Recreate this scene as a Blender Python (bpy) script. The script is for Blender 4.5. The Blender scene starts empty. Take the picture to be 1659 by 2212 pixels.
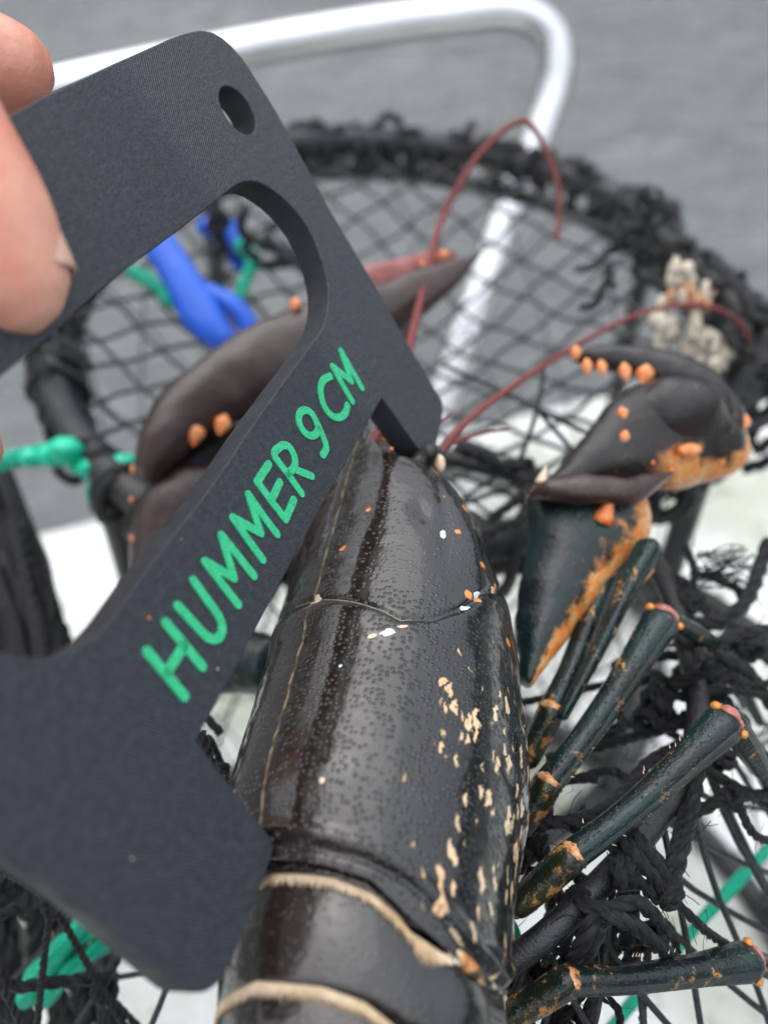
import bpy, bmesh, math, random
import numpy as np
from mathutils import Vector, noise

random.seed(7); rng = np.random.default_rng(11)
SC = bpy.context.scene
COL = SC.collection
R = math.radians

# ------------------------------------------------------------------ camera, sky, sun, exposure
PITCH = R(46); FOC = 2000.0; CX, CY = 829.5, 1106.0     # reference frame used for measuring: 1659 x 2212
CAMZ = 1.17                                              # metres above the water; the boat edge lies 0.42 below the camera
cam_d = bpy.data.cameras.new('camera'); cam = bpy.data.objects.new('camera', cam_d); COL.objects.link(cam)
cam.location = (0, 0, CAMZ); cam.rotation_euler = (R(90) - PITCH, 0, 0)
cam_d.sensor_fit = 'VERTICAL'; cam_d.sensor_height = 36; cam_d.lens = 36 * FOC / 2212
cam_d.clip_start = 0.01; cam_d.clip_end = 2000
cam_d.dof.use_dof = True; cam_d.dof.focus_distance = 0.172; cam_d.dof.aperture_fstop = 8.6
SC.camera = cam

W = bpy.data.worlds.new('World'); SC.world = W; W.use_nodes = True
wn, wl = W.node_tree.nodes, W.node_tree.links
bg = wn['Background']
sky = wn.new('ShaderNodeTexSky'); sky.sky_type = 'NISHITA'; sky.sun_disc = False
SUN_EL, SUN_ROT = R(58), R(-35)
sky.sun_elevation = SUN_EL; sky.sun_rotation = SUN_ROT; sky.air_density = 1.0; sky.dust_density = 6.0; sky.ozone_density = 1.0
hs = wn.new('ShaderNodeHueSaturation'); hs.inputs['Saturation'].default_value = 0.30
wl.new(sky.outputs[0], hs.inputs['Color']); ovc = wn.new('ShaderNodeMix'); ovc.data_type = 'RGBA'; ovc.inputs[0].default_value = .72; ovc.inputs[7].default_value = (12.6, 13.2, 14.2, 1)   # closed cloud evens the sky out
tc = wn.new('ShaderNodeTexCoord'); sx = wn.new('ShaderNodeSeparateXYZ'); cie = wn.new('ShaderNodeMapRange')          # overcast luminance: zenith three times the horizon
cie.inputs['From Min'].default_value = 0; cie.inputs['From Max'].default_value = 1; cie.inputs['To Min'].default_value = .33; cie.inputs['To Max'].default_value = 1
mul = wn.new('ShaderNodeMix'); mul.data_type = 'RGBA'; mul.blend_type = 'MULTIPLY'; mul.inputs[0].default_value = 1
wl.new(tc.outputs['Generated'], sx.inputs[0]); wl.new(sx.outputs[2], cie.inputs[0]); wl.new(hs.outputs[0], ovc.inputs[6])
wl.new(ovc.outputs[2], mul.inputs[6]); wl.new(cie.outputs[0], mul.inputs[7]); wl.new(mul.outputs[2], bg.inputs[0]); bg.inputs[1].default_value = 0.12
sun_d = bpy.data.lights.new('sun', 'SUN'); sun_d.energy = 0.6; sun_d.angle = R(75); sun_d.color = (1, .97, .93)
sun = bpy.data.objects.new('sun', sun_d); COL.objects.link(sun)
sd = Vector((math.sin(SUN_ROT) * math.cos(SUN_EL), math.cos(SUN_ROT) * math.cos(SUN_EL), math.sin(SUN_EL)))
sun.rotation_euler = sd.to_track_quat('Z', 'Y').to_euler()
SC.view_settings.view_transform = 'Standard'; SC.view_settings.look = 'None'
SC.view_settings.exposure = 0.84; SC.view_settings.gamma = 1.0
SC.cycles.max_bounces = 8

# ------------------------------------------------------------------ measuring helpers (camera frame in cm: x right, y down, z forward)
cP, sP = math.cos(PITCH), math.sin(PITCH)
def cp(px, py, z):
    return np.array([(px - CX) / FOC * z, (py - CY) / FOC * z, z], float)
def cps(lst): return np.array([cp(*p) for p in lst])
def to_world(P):
    P = np.atleast_2d(np.asarray(P, float))
    return np.stack([P[:, 0], P[:, 2] * cP - P[:, 1] * sP, -(P[:, 2] * sP + P[:, 1] * cP)], 1) * .01 + np.array([0, 0, CAMZ])
def to_cam(Wp):
    Wp = (np.atleast_2d(np.asarray(Wp, float)) - np.array([0, 0, CAMZ])) * 100
    return np.stack([Wp[:, 0], -Wp[:, 1] * sP - Wp[:, 2] * cP, Wp[:, 1] * cP - Wp[:, 2] * sP], 1)
def lev(x, y, h):          # horizontal position (cm) at h cm below the camera -> camera frame
    return np.array([x, -y * sP + h * cP, y * cP + h * sP])
UPC = np.array([0, -cP, -sP])
def nrm(v): v = np.asarray(v, float); return v / (np.linalg.norm(v) + 1e-12)

# ------------------------------------------------------------------ object helpers
WLOC = {}
def empty(name, at_cam, label, cat, group=None, kind=None):
    o = bpy.data.objects.new(name, None); COL.objects.link(o)
    w = to_world(at_cam)[0]; o.location = w; WLOC[o.name] = w; o.empty_display_size = .01
    tag(o, label, cat, group, kind); return o
def tag(o, label=None, cat=None, group=None, kind=None):
    if label: o['label'] = label
    if cat: o['category'] = cat
    if group: o['group'] = group
    if kind: o['kind'] = kind
    return o
class MB:
    """collects shapes (camera frame, cm) into one mesh"""
    def __init__(s): s.v = []; s.f = []; s.uv = []; s.n = 0; s.has = False
    def add(s, v, f, uv=None):
        v = np.asarray(v, float); s.v.append(v); o = s.n
        s.f += [tuple(i + o for i in q) for q in f]; s.n += len(v)
        s.uv.append(np.zeros((len(v), 2)) if uv is None else np.asarray(uv, float))
        if uv is not None: s.has = True
        return s
    def build(s, name, mat, parent=None, smooth=True, label=None):
        w = to_world(np.concatenate(s.v)); c = (w.min(0) + w.max(0)) / 2
        me = bpy.data.meshes.new(name); me.from_pydata((w - c).tolist(), [], s.f); me.update()
        if s.has:
            uv = np.concatenate(s.uv); lay = me.uv_layers.new(name='UVMap')
            idx = np.zeros(len(me.loops), int); me.loops.foreach_get('vertex_index', idx)
            lay.data.foreach_set('uv', uv[idx].astype(np.float32).ravel())
        if smooth: me.polygons.foreach_set('use_smooth', [True] * len(me.polygons))
        me.materials.append(mat)
        o = bpy.data.objects.new(name, me); COL.objects.link(o)
        pw = np.zeros(3)
        if parent is not None: o.parent = parent; pw = WLOC[parent.name]
        o.location = c - pw; WLOC[o.name] = c
        if label: o['label'] = label
        return o
def catmull(P, n):
    P = np.asarray(P, float); m = len(P)
    if m < 3:
        t = np.linspace(0, 1, n)[:, None]; return P[0] * (1 - t) + P[-1] * t
    E = np.vstack([2 * P[0] - P[1], P, 2 * P[-1] - P[-2]])
    out = []
    for t in np.linspace(0, m - 1, n):
        i = min(int(t), m - 2); u = t - i; a, b, c, d = E[i:i + 4]
        out.append(.5 * (2 * b + (c - a) * u + (2 * a - 5 * b + 4 * c - d) * u * u + (3 * b - a - 3 * c + d) * u ** 3))
    return np.array(out)
def interp(xs, ys, x): return np.interp(x, xs, ys)
def frames(P, hint=None):
    T = np.gradient(P, axis=0); T /= np.linalg.norm(T, axis=1)[:, None] + 1e-12
    N = np.zeros_like(T)
    if hint is not None:
        for i in range(len(P)):
            h = np.asarray(hint, float); N[i] = nrm(h - T[i] * (h @ T[i]))
    else:
        h = np.array([.31, .77, .55]); N[0] = nrm(h - T[0] * (h @ T[0]))
        for i in range(1, len(P)): N[i] = nrm(N[i - 1] - T[i] * (N[i - 1] @ T[i]))
    return T, N, np.cross(T, N)
def loft(mb, P, ra, rb=None, k=12, hint=None, cap=True, sq=2.0, uvs=1.0):
    """tube along P; ra along N (hint), rb along B; rounded caps"""
    P = np.asarray(P, float); n = len(P)
    ra = np.broadcast_to(np.asarray(ra, float), (n,)).copy(); rb = ra.copy() if rb is None else np.broadcast_to(np.asarray(rb, float), (n,)).copy()
    T, N, B = frames(P, hint)
    if cap:
        c = np.array([0, .45, .8]); e = np.sqrt(1 - np.array([1, .85, .5]) ** 2) * 0 + np.array([.05, .55, .87])
        off = np.array([1, .8, .42])
        r0, r1 = min(ra[0], rb[0]), min(ra[-1], rb[-1])
        pre = [P[0] - T[0] * r0 * q for q in off]; post = [P[-1] + T[-1] * r1 * q for q in off[::-1]]
        P = np.vstack([pre, P, post]); T = np.vstack([[T[0]] * 3, T, [T[-1]] * 3]); N = np.vstack([[N[0]] * 3, N, [N[-1]] * 3]); B = np.vstack([[B[0]] * 3, B, [B[-1]] * 3])
        ra = np.r_[ra[0] * e, ra, ra[-1] * e[::-1]]; rb = np.r_[rb[0] * e, rb, rb[-1] * e[::-1]]; n += 6
    a = np.linspace(0, 2 * math.pi, k, endpoint=False)
    ca = np.sign(np.cos(a)) * np.abs(np.cos(a)) ** (2 / sq); sa = np.sign(np.sin(a)) * np.abs(np.sin(a)) ** (2 / sq)
    V = P[:, None] + N[:, None] * (ra[:, None] * ca)[..., None] + B[:, None] * (rb[:, None] * sa)[..., None]
    L = np.r_[0, np.cumsum(np.linalg.norm(np.diff(P, axis=0), axis=1))]
    uv = np.stack(np.broadcast_arrays(a[None] / (2 * math.pi) * uvs, L[:, None] * uvs), -1).reshape(-1, 2)
    f = [(i * k + j, i * k + (j + 1) % k, (i + 1) * k + (j + 1) % k, (i + 1) * k + j) for i in range(n - 1) for j in range(k)]
    f += [tuple(range(k - 1, -1, -1)), tuple((n - 1) * k + j for j in range(k))]
    mb.add(V.reshape(-1, 3), f, uv); return mb
def tube(mb, pts, r, k=8, n=None, hint=None):
    pts = np.asarray(pts, float); n = n or max(3, len(pts) * 5)
    P = catmull(pts, n); rr = r if np.isscalar(r) else interp(np.linspace(0, 1, len(r)), r, np.linspace(0, 1, n))
    return loft(mb, P, rr, k=k, hint=hint)
def cord(mb, pts, r, strands=3, pitch=None, k=6, seg=None, loose=0.0, fuzz=0):
    """laid twine: strands wound round a path"""
    pts = np.asarray(pts, float); L = np.linalg.norm(np.diff(pts, axis=0), axis=1).sum(); pitch = pitch or r * 7
    n = seg or int(max(8, L / pitch * 9)); P = catmull(pts, n)
    T, N, B = frames(P); l = np.r_[0, np.cumsum(np.linalg.norm(np.diff(P, axis=0), axis=1))]
    ph0 = random.random() * 6
    for s in range(strands):
        ph = ph0 + s * 2 * math.pi / strands + l / pitch * 2 * math.pi
        w = .52 * r * (1 + loose * np.sin(l / pitch * 1.3 + s * 2))
        Q = P + N * (w * np.cos(ph))[:, None] + B * (w * np.sin(ph))[:, None]
        loft(mb, Q, r * .55, k=k, cap=False)
    for _ in range(fuzz):
        i = random.randrange(1, n - 1); a = random.random() * 6.28; d = N[i] * math.cos(a) + B[i] * math.sin(a)
        ln = r * random.uniform(1.5, 4)
        q = [P[i] + d * r * .7, P[i] + d * (r + ln * .5) + T[i] * ln * random.uniform(-.3, .5), P[i] + d * (r + ln * .8) + T[i] * ln * random.uniform(-.8, 1)]
        loft(mb, catmull(q, 5), r * .07, k=3, cap=False)
    return mb
def blob(mb, c, rx, ry=None, rz=None, nu=10, nv=7, jitter=0, ax=None):
    ry = ry or rx; rz = rz or rx
    ax = np.eye(3) if ax is None else np.asarray(ax)
    V = []; 
    for i in range(nv + 1):
        th = math.pi * i / nv
        for j in range(nu):
            a = 2 * math.pi * j / nu; p = np.array([math.sin(th) * math.cos(a) * rx, math.sin(th) * math.sin(a) * ry, math.cos(th) * rz])
            if jitter: p = p * (1 + random.uniform(-jitter, jitter))
            V.append(c + p @ ax)
    f = [(i * nu + j, i * nu + (j + 1) % nu, (i + 1) * nu + (j + 1) % nu, (i + 1) * nu + j) for i in range(nv) for j in range(nu)]
    mb.add(V, f); return mb

# ------------------------------------------------------------------ material helpers
def new_mat(name, color=(.5, .5, .5), rough=.5, metal=0, **kw):
    m = bpy.data.materials.new(name); m.use_nodes = True; b = m.node_tree.nodes['Principled BSDF']
    b.inputs['Base Color'].default_value = (*color, 1); b.inputs['Roughness'].default_value = rough; b.inputs['Metallic'].default_value = metal
    for k, v in kw.items(): b.inputs[k].default_value = v
    return m
class NT:
    def __init__(s, m): s.t = m.node_tree; s.n = s.t.nodes; s.b = s.n['Principled BSDF']
    def node(s, ty, ins=None, **at):
        o = s.n.new(ty)
        for k, v in at.items(): setattr(o, k, v)
        for k, v in (ins or {}).items(): s.put(o.inputs[k], v)
        return o
    def put(s, sock, v):
        if hasattr(v, 'is_output'): s.t.links.new(v, sock)
        elif isinstance(v, (tuple, list)) and len(v) == 3 and sock.type == 'RGBA': sock.default_value = (*v, 1)
        else: sock.default_value = v
    def coord(s, kind='Object'): return s.node('ShaderNodeTexCoord').outputs[kind]
    def mapping(s, vec, scale=(1, 1, 1), rot=(0, 0, 0), loc=(0, 0, 0)):
        return s.node('ShaderNodeMapping', {'Vector': vec, 'Scale': scale, 'Rotation': rot, 'Location': loc}).outputs[0]
    def noise(s, vec, scale, detail=3, rough=.5, dist=0):
        return s.node('ShaderNodeTexNoise', {'Vector': vec, 'Scale': scale, 'Detail': detail, 'Roughness': rough, 'Distortion': dist}).outputs[0]
    def voro(s, vec, scale, feature='F1', rnd=1.0, smooth=None, out='Distance'):
        o = s.node('ShaderNodeTexVoronoi', {'Vector': vec, 'Scale': scale, 'Randomness': rnd}, feature=feature); return o.outputs[out]
    def wave(s, vec, scale, dist=0, detail=2, dscale=1, direction='X'):
        return s.node('ShaderNodeTexWave', {'Vector': vec, 'Scale': scale, 'Distortion': dist, 'Detail': detail, 'Detail Scale': dscale}, bands_direction=direction).outputs[1]
    def ramp(s, fac, stops):
        o = s.node('ShaderNodeValToRGB', {'Fac': fac}); e = o.color_ramp.elements
        while len(e) < len(stops): e.new(.5)
        for q, (p, c) in zip(e, stops):
            q.position = p; q.color = (*c, 1) if isinstance(c, tuple) else (c, c, c, 1)
        return o.outputs[0]
    def math(s, op, a, b=0, c=0):
        o = s.node('ShaderNodeMath', operation=op); s.put(o.inputs[0], a); s.put(o.inputs[1], b); s.put(o.inputs[2], c); return o.outputs[0]
    def map(s, v, a, b, c=0, d=1, mode='SMOOTHSTEP'):
        return s.node('ShaderNodeMapRange', {'Value': v, 'From Min': a, 'From Max': b, 'To Min': c, 'To Max': d}, interpolation_type=mode).outputs[0]
    def mix(s, fac, a, b):
        o = s.node('ShaderNodeMix', data_type='RGBA'); s.put(o.inputs[0], fac); s.put(o.inputs[6], a); s.put(o.inputs[7], b); return o.outputs[2]
    def sep(s, vec): o = s.node('ShaderNodeSeparateXYZ', {'Vector': vec}); return o.outputs
    def comb(s, x, y, z=0.0):
        o = s.node('ShaderNodeCombineXYZ'); s.put(o.inputs[0], x); s.put(o.inputs[1], y); s.put(o.inputs[2], z); return o.outputs[0]
    def bump(s, h, dist, strength=1.0, normal=None):
        i = {'Height': h, 'Distance': dist, 'Strength': strength}
        if normal is not None: i['Normal'] = normal
        return s.node('ShaderNodeBump', i).outputs[0]
    def set(s, **kw):
        for k, v in kw.items(): s.put(s.b.inputs[k.replace('_', ' ')], v)

def mat_simple(name, c1, c2, rough, scale=200, bump=0.0, bscale=None, metal=0, **kw):
    m = new_mat(name, c1, rough, metal, **kw); t = NT(m); v = t.coord()
    n = t.noise(v, scale, 4, .6); t.set(Base_Color=t.mix(t.map(n, .35, .68), c1, c2))
    t.set(Roughness=t.map(t.noise(v, scale * .6, 3), .3, .7, rough * .75, min(1, rough * 1.3), 'LINEAR'))
    if bump: t.set(Normal=t.bump(t.noise(v, bscale or scale * 3, 4, .6), bump))
    return m

M = {}
M['twine'] = mat_simple('black_twine', (.010, .010, .012), (.028, .028, .032), .42, 900, .0004, 5000)
t = NT(M['twine']); v = t.coord('UV')          # fine lengthwise fibres
fib = t.noise(t.mapping(v, (26, 1.6, 1)), 4, 3, .7)
t.set(Normal=t.bump(fib, .0006, .9))
M['net'] = mat_simple('net_thread', (.016, .018, .019), (.04, .044, .046), .55, 700)
M['hose'] = mat_simple('black_hose', (.010, .010, .012), (.022, .022, .024), .34, 260, .0003, 1500)
M['green'] = mat_simple('green_polyethylene', (.0, .46, .27), (.002, .58, .36), .42, 500)
t = NT(M['green']); fib = t.noise(t.mapping(t.coord('UV'), (14, .8, 1)), 5, 3, .7)
t.set(Normal=t.bump(fib, .001, .8)); M['green'].node_tree.nodes['Principled BSDF'].inputs['Subsurface Weight'].default_value = .0
M['blue'] = mat_simple('blue_plastic', (.002, .075, .50), (.004, .10, .58), .3, 120, .0002, 900)
M['alu'] = mat_simple('brushed_aluminium', (.66, .66, .67), (.60, .61, .62), .13, 60, .00015, 800, metal=1)
M['antenna'] = mat_simple('antenna_red', (.16, .022, .022), (.24, .05, .045), .38, 800, .0003, 3000)
t = NT(M['antenna']); rg = t.wave(t.coord('UV'), 2.2, .3, 1, 1, 'Y'); t.set(Normal=t.bump(rg, .0006, .8))
M['orange'] = mat_simple('orange_shell', (.72, .15, .03), (.80, .30, .10), .25, 500, .0002, 2500)
M['peg'] = mat_simple('orange_tooth', (.72, .16, .03), (.78, .40, .18), .14, 450)
M['cream'] = mat_simple('cream_membrane', (.62, .42, .26), (.75, .62, .48), .4, 500)
M['fringe'] = mat_simple('pale_hair', (.52, .36, .20), (.70, .56, .40), .5, 300)
M['pink'] = mat_simple('pink_membrane', (.30, .07, .055), (.46, .20, .15), .22, 420, .0003, 2000)
M['dark'] = mat_simple('dark_shell_core', (.008, .008, .008), (.014, .012, .012), .5)
M['collar'] = new_mat('joint_collar_shell', (.6, .4, .25), .3); t = NT(M['collar']); v = t.coord()
cn = t.noise(v, 420, 4, .7); c = t.mix(t.map(cn, .36, .50), (.56, .40, .26), (.50, .19, .04)); c = t.mix(t.map(t.noise(v, 260, 4, .7), .47, .56), c, (.04, .03, .02)); t.set(Base_Color=c, Normal=t.bump(cn, .0008, .7))
M['knob'] = mat_simple('knee_orange', (.50, .15, .02), (.62, .30, .07), .2, 420)
M['letter'] = mat_simple('mint_print', (.018, .46, .19), (.035, .56, .26), .42, 900, .0004, 2600)

# ---- white boat laminate
M['deck'] = new_mat('white_gelcoat', (.8, .8, .78), .35); t = NT(M['deck']); v = t.coord()
n1 = t.noise(v, 9, 5, .62); n2 = t.noise(v, 60, 4, .6)
c = t.mix(t.map(n1, .40, .64), (.64, .65, .64), (.38, .40, .33)); c = t.mix(t.map(n2, .55, .70), c, (.24, .25, .18))
t.set(Base_Color=c, Roughness=t.map(n2, .3, .7, .22, .5), Normal=t.bump(t.noise(v, 35, 4, .6), .004, .7))
# ---- sea
M['water'] = new_mat('sea_water', (.15, .158, .158), .08, IOR=1.333); t = NT(M['water']); v = t.coord()
a = t.noise(t.mapping(v, (1.6, 3.4, 1), (0, 0, R(-32))), 3.2, 4, .55, .4); b_ = t.noise(t.mapping(v, (1, 2, 1), (0, 0, R(20))), 16, 3, .5)
t.set(Normal=t.bump(t.math('ADD', a, t.math('MULTIPLY', b_, .20)), .20, .75))
# ---- printed plastic of the gauge
M['gauge'] = new_mat('charcoal_printed_plastic', (.02, .022, .027), .42); t = NT(M['gauge']); uv = t.coord('UV')
lines = t.wave(t.mapping(uv, (1, 1, 1), (0, 0, R(24))), 5.6, 1.6, 2, .9, 'X')
lines2 = t.wave(t.mapping(uv, (1, 1, 1), (0, 0, R(-38))), 5.6, 1.2, 2, 1.2, 'X')
blend = t.map(t.sep(uv)[0], 7.6, 9.2); lines = t.math('ADD', t.math('MULTIPLY', lines, t.math('SUBTRACT', 1, blend)), t.math('MULTIPLY', lines2, blend))
gr = t.noise(uv, 15, 3, .65); pits = t.noise(uv, 7, 4, .6)
t.set(Base_Color=t.mix(t.map(pits, .35, .7), (.024, .028, .037), (.038, .044, .056)), Roughness=t.map(gr, .3, .7, .34, .56))
hgt = t.math('ADD', t.math('MULTIPLY', lines, .55), t.math('ADD', t.math('MULTIPLY', gr, .9), t.math('MULTIPLY', pits, .5)))
t.set(Normal=t.bump(hgt, .00034, .9))
scr = t.map(t.noise(t.mapping(uv, (.6, 9, 1), (0, 0, R(35))), 2.2, 5, .7), .60, .68); salt = t.map(t.noise(uv, 5.5, 5, .75), .64, .72)
old = t.b.inputs['Base Color'].links[0].from_socket
t.set(Base_Color=t.mix(t.math('MULTIPLY', t.math('MAXIMUM', scr, salt), .22), old, (.16, .17, .19)))
M['gauge_side_shaded'] = mat_simple('printed_plastic_shaded_side', (.022, .024, .029), (.028, .030, .036), .55, 300)  # same plastic darkened for the edges: their shade is put into the colour
M['gauge_side_shaded'].node_tree.nodes['Principled BSDF'].inputs['Specular IOR Level'].default_value = .25
# ---- skin
M['skin'] = new_mat('skin', (.62, .33, .24), .42); t = NT(M['skin']); v = t.coord()
n = t.noise(v, 55, 4, .6); n2 = t.noise(v, 300, 3, .6)
c = t.mix(t.map(n, .32, .7), (.60, .23, .155), (.70, .38, .28)); c = t.mix(t.map(n2, .55, .75), c, (.62, .28, .20))
crease = t.wave(t.mapping(v, (1, 1, 1), (R(20), R(35), 0)), 38, 5, 3, 6, 'X'); t.set(Base_Color=c, Normal=t.bump(t.math('ADD', t.math('MULTIPLY', crease, .10), t.math('ADD', t.noise(v, 900, 3), t.math('MULTIPLY', n2, .8))), .00022, .6))
t.b.inputs['Subsurface Weight'].default_value = .25; t.b.inputs['Subsurface Radius'].default_value = (.004, .0016, .0008); t.b.inputs['Subsurface Scale'].default_value = 1
M['nail'] = mat_simple('finger_nail', (.58, .32, .23), (.64, .42, .32), .3, 120)

# ---- lobster shell: uv = (arc across in cm from the midline, length along the back in cm)
def shell_mat(name, spots=True):
    m = new_mat(name, (.012, .011, .012), .13); t = NT(m); uv = t.coord('UV'); x, y, _ = t.sep(uv)
    n = t.noise(uv, 1.1, 4, .6)
    base = t.mix(t.map(n, .35, .7), (.013, .0085, .007), (.021, .0145, .013))
    flank = t.map(x, 1.2, 3.0)
    base = t.mix(flank, base, (.006, .008, .009))
    # stretched cream / orange flecks on the lower flank
    wob = t.noise(uv, 4, 3, .6)
    fv = t.mapping(t.comb(t.math('ADD', x, t.math('MULTIPLY', wob, .35)), y), (6.8, 2.5, 1))
    d = t.voro(fv, 1.0, 'F1', .8); rc = t.sep(t.voro(fv, 1.0, 'F1', .8, out='Color'))
    size = t.math('MULTIPLY', t.math('SUBTRACT', rc[0], .20), t.map(x, 1.0, 4.4, .46, .72, 'LINEAR'))
    sz = t.math('MULTIPLY', size, t.math('MULTIPLY', t.map(x, 1.9, 3.0), t.map(y, 4.4, 3.4)))
    rag = t.math('ADD', d, t.math('MULTIPLY', t.math('SUBTRACT', t.noise(uv, 16, 3, .7), .5), .30))
    fl = t.math('MULTIPLY', t.map(t.math('SUBTRACT', sz, rag), -.07, .05), t.math('GREATER_THAN', sz, .05))
    fcol = t.mix(t.map(x, 1.8, 3.8), (.62, .30, .09), (.74, .54, .33))
    # head end flecks
    d2 = t.voro(t.mapping(uv, (2.2, 2.2, 1)), 1.0, 'F1', 1); sz2 = t.math('MULTIPLY', t.map(x, 2.0, 3.2, 0, .24), t.map(y, 4.3, 5.0))
    fl2 = t.map(t.math('SUBTRACT', sz2, t.math('ADD', d2, t.math('MULTIPLY', t.noise(uv, 14, 3, .7), .25))), -.16, -.08)
    # thin pale line down the back
    wl_ = t.math('ADD', x, t.math('MULTIPLY', t.math('SUBTRACT', t.noise(t.comb(0.0, y), 2.2, 2), .5), .10))
    ml = t.math('MULTIPLY', t.map(t.math('ABSOLUTE', wl_), .030, .012), t.map(t.noise(t.comb(0.0, y), 2.6, 2), .42, .60, .22, 1))
    col = base
    if spots:
        col = t.mix(fl, col, fcol); col = t.mix(fl2, col, (.70, .24, .05)); col = t.mix(t.math('MULTIPLY', ml, .75), col, (.36, .27, .13))
    pores = t.voro(uv, 10.5, 'F1', .6)
    dome = t.map(pores, .50, .05)
    area = t.map(t.noise(uv, .8, 2), .25, .6, .35, 1)
    front = t.map(y, 5.2, 4.2, .28, 1)
    hgt = t.math('MULTIPLY', dome, t.math('MULTIPLY', area, front))
    nb = t.bump(t.noise(uv, 1.6, 2, .5), .0007, .25); nb = t.bump(hgt, .00042, .85, nb)
    col = t.mix(t.math('MULTIPLY', t.map(dome, .70, 1.0), .14 if spots else .05), col, (.4, .36, .34))  # pale dome tops: highlights of the bumps put into the colour
    t.set(Base_Color=col, Normal=nb, Roughness=t.map(t.noise(uv, 2.2, 4, .6), .3, .75, .13, .24))
    t.b.inputs['Coat Weight'].default_value = .45; t.b.inputs['Coat Roughness'].default_value = .07
    return m
M['shell'] = shell_mat('lobster_shell'); M['tail'] = shell_mat('lobster_tail_shell', False)
def limb_mat(name, dark, green, amount, ridges=False):
    m = new_mat(name, dark, .16); t = NT(m); v = t.coord()
    n = t.noise(v, 150, 5, .7); n2 = t.noise(v, 520, 4, .75); n3 = t.noise(v, 80, 4, .6); n4 = t.noise(v, 1100, 3, .7)
    c = t.mix(t.map(n3, .38, .62), dark, green)
    c = t.mix(t.math('MULTIPLY', t.map(n, .66 - amount, .74 - amount), t.map(n2, .44, .56)), c, (.42, .19, .05))
    c = t.mix(t.map(n4, .66, .74, 0, .6), c, (.30, .22, .12))
    h = t.math('ADD', t.math('MULTIPLY', n2, .8), t.math('MULTIPLY', n4, .35))
    if ridges:
        uv = t.coord('UV'); x, y, _ = t.sep(uv); w = t.wave(t.comb(x, t.math('MULTIPLY', y, .02)), 1.0, 1.2, 2, 3, 'X'); h = t.math('ADD', h, t.math('MULTIPLY', w, 1.4))
        fine = t.voro(t.mapping(uv, (26, 9, 1)), 1.0, 'F1', .8); h = t.math('ADD', h, t.map(fine, .4, .1, 0, .35))
    t.set(Base_Color=c, Roughness=t.map(n3, .3, .7, .06, .24), Normal=t.bump(h, .0006, .65))
    t.b.inputs['Specular IOR Level'].default_value = .45
    return m
M['leg'] = limb_mat('leg_shell', (.004, .007, .008), (.006, .024, .023), .085, True)
M['leg_joint'] = limb_mat('leg_joint_shell', (.006, .012, .010), (.03, .032, .014), .13, True)
M['claw'] = limb_mat('claw_shell', (.008, .0065, .0065), (.015, .011, .011), -.08); M['claw'].node_tree.nodes['Principled BSDF'].inputs['Specular IOR Level'].default_value = .5
M['arm'] = limb_mat('arm_shell', (.006, .008, .009), (.006, .020, .019), .05)
def edged_mat(name, dark, green, sign, lo, hi, y0, y1):
    m = limb_mat(name, dark, green, .02); t = NT(m); uv = t.coord('UV'); x, y, _ = t.sep(uv); v = t.coord()
    n = t.noise(v, 130, 5, .7); n2 = t.noise(v, 420, 3, .7)
    e = t.math('ADD', t.math('MULTIPLY', x, sign), t.math('MULTIPLY', t.math('SUBTRACT', n, .5), 1.5))
    k_ = t.math('MULTIPLY', t.map(e, lo, hi), t.math('MULTIPLY', t.map(y, y0 - .1, y0 + .06), t.map(y, y1 + .06, y1 - .1)))
    old = t.b.inputs['Base Color'].links[0].from_socket
    t.set(Base_Color=t.mix(k_, old, t.mix(t.map(n2, .35, .65), (.62, .17, .02), (.60, .33, .12)))); return m
M['arm_e'] = edged_mat('arm_orange_edge', (.005, .007, .008), (.005, .020, .018), 1, .45, .8, -.2, 1.2)
M['claw_e'] = edged_mat('claw_orange_edge', (.008, .0065, .0065), (.014, .011, .011), -1, .30, .6, .45, 1.2)
M['claw_b'] = limb_mat('brown_claw_shell', (.030, .016, .0135), (.040, .022, .019), -.12); M['claw_b'].node_tree.nodes['Principled BSDF'].inputs['Specular IOR Level'].default_value = .55
M['flame'] = limb_mat('flame_orange_shell', (.55, .17, .03), (.62, .26, .06), .30)

# ================================================================== SETTING
# ---- sea: one sheet, finely waved near the boat
xs = np.unique(np.r_[-600, -150, -40, -12, np.linspace(-5, 5, 120), 12, 40, 150, 600]); ys = np.unique(np.r_[-600, -150, -40, -10, np.linspace(-3, 9, 140), 14, 25, 50, 120, 300, 600])
X, Y = np.meshgrid(xs, ys)
Z = np.zeros_like(X)
for _ in range(26):
    lam = random.uniform(.25, 1.6); th = R(random.gauss(58, 26)); kx, ky = math.cos(th) * 6.283 / lam, math.sin(th) * 6.283 / lam
    Z += .0075 * lam * np.sin(kx * X + ky * Y + random.random() * 6.28)
Z *= np.exp(-(np.maximum(np.abs(X) - 5, 0) + np.maximum(np.abs(Y - 3) - 6, 0)) * .5)
me = bpy.data.meshes.new('sea'); nx = len(xs)
me.from_pydata(np.stack([X, Y, Z], -1).reshape(-1, 3).tolist(), [], [(i * nx + j, i * nx + j + 1, (i + 1) * nx + j + 1, (i + 1) * nx + j) for i in range(len(ys) - 1) for j in range(nx - 1)])
me.polygons.foreach_set('use_smooth', [True] * len(me.polygons)); me.materials.append(M['water'])
o = bpy.data.objects.new('sea', me); COL.objects.link(o); tag(o, 'calm grey sea beside the boat', 'water', kind='structure')

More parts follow.
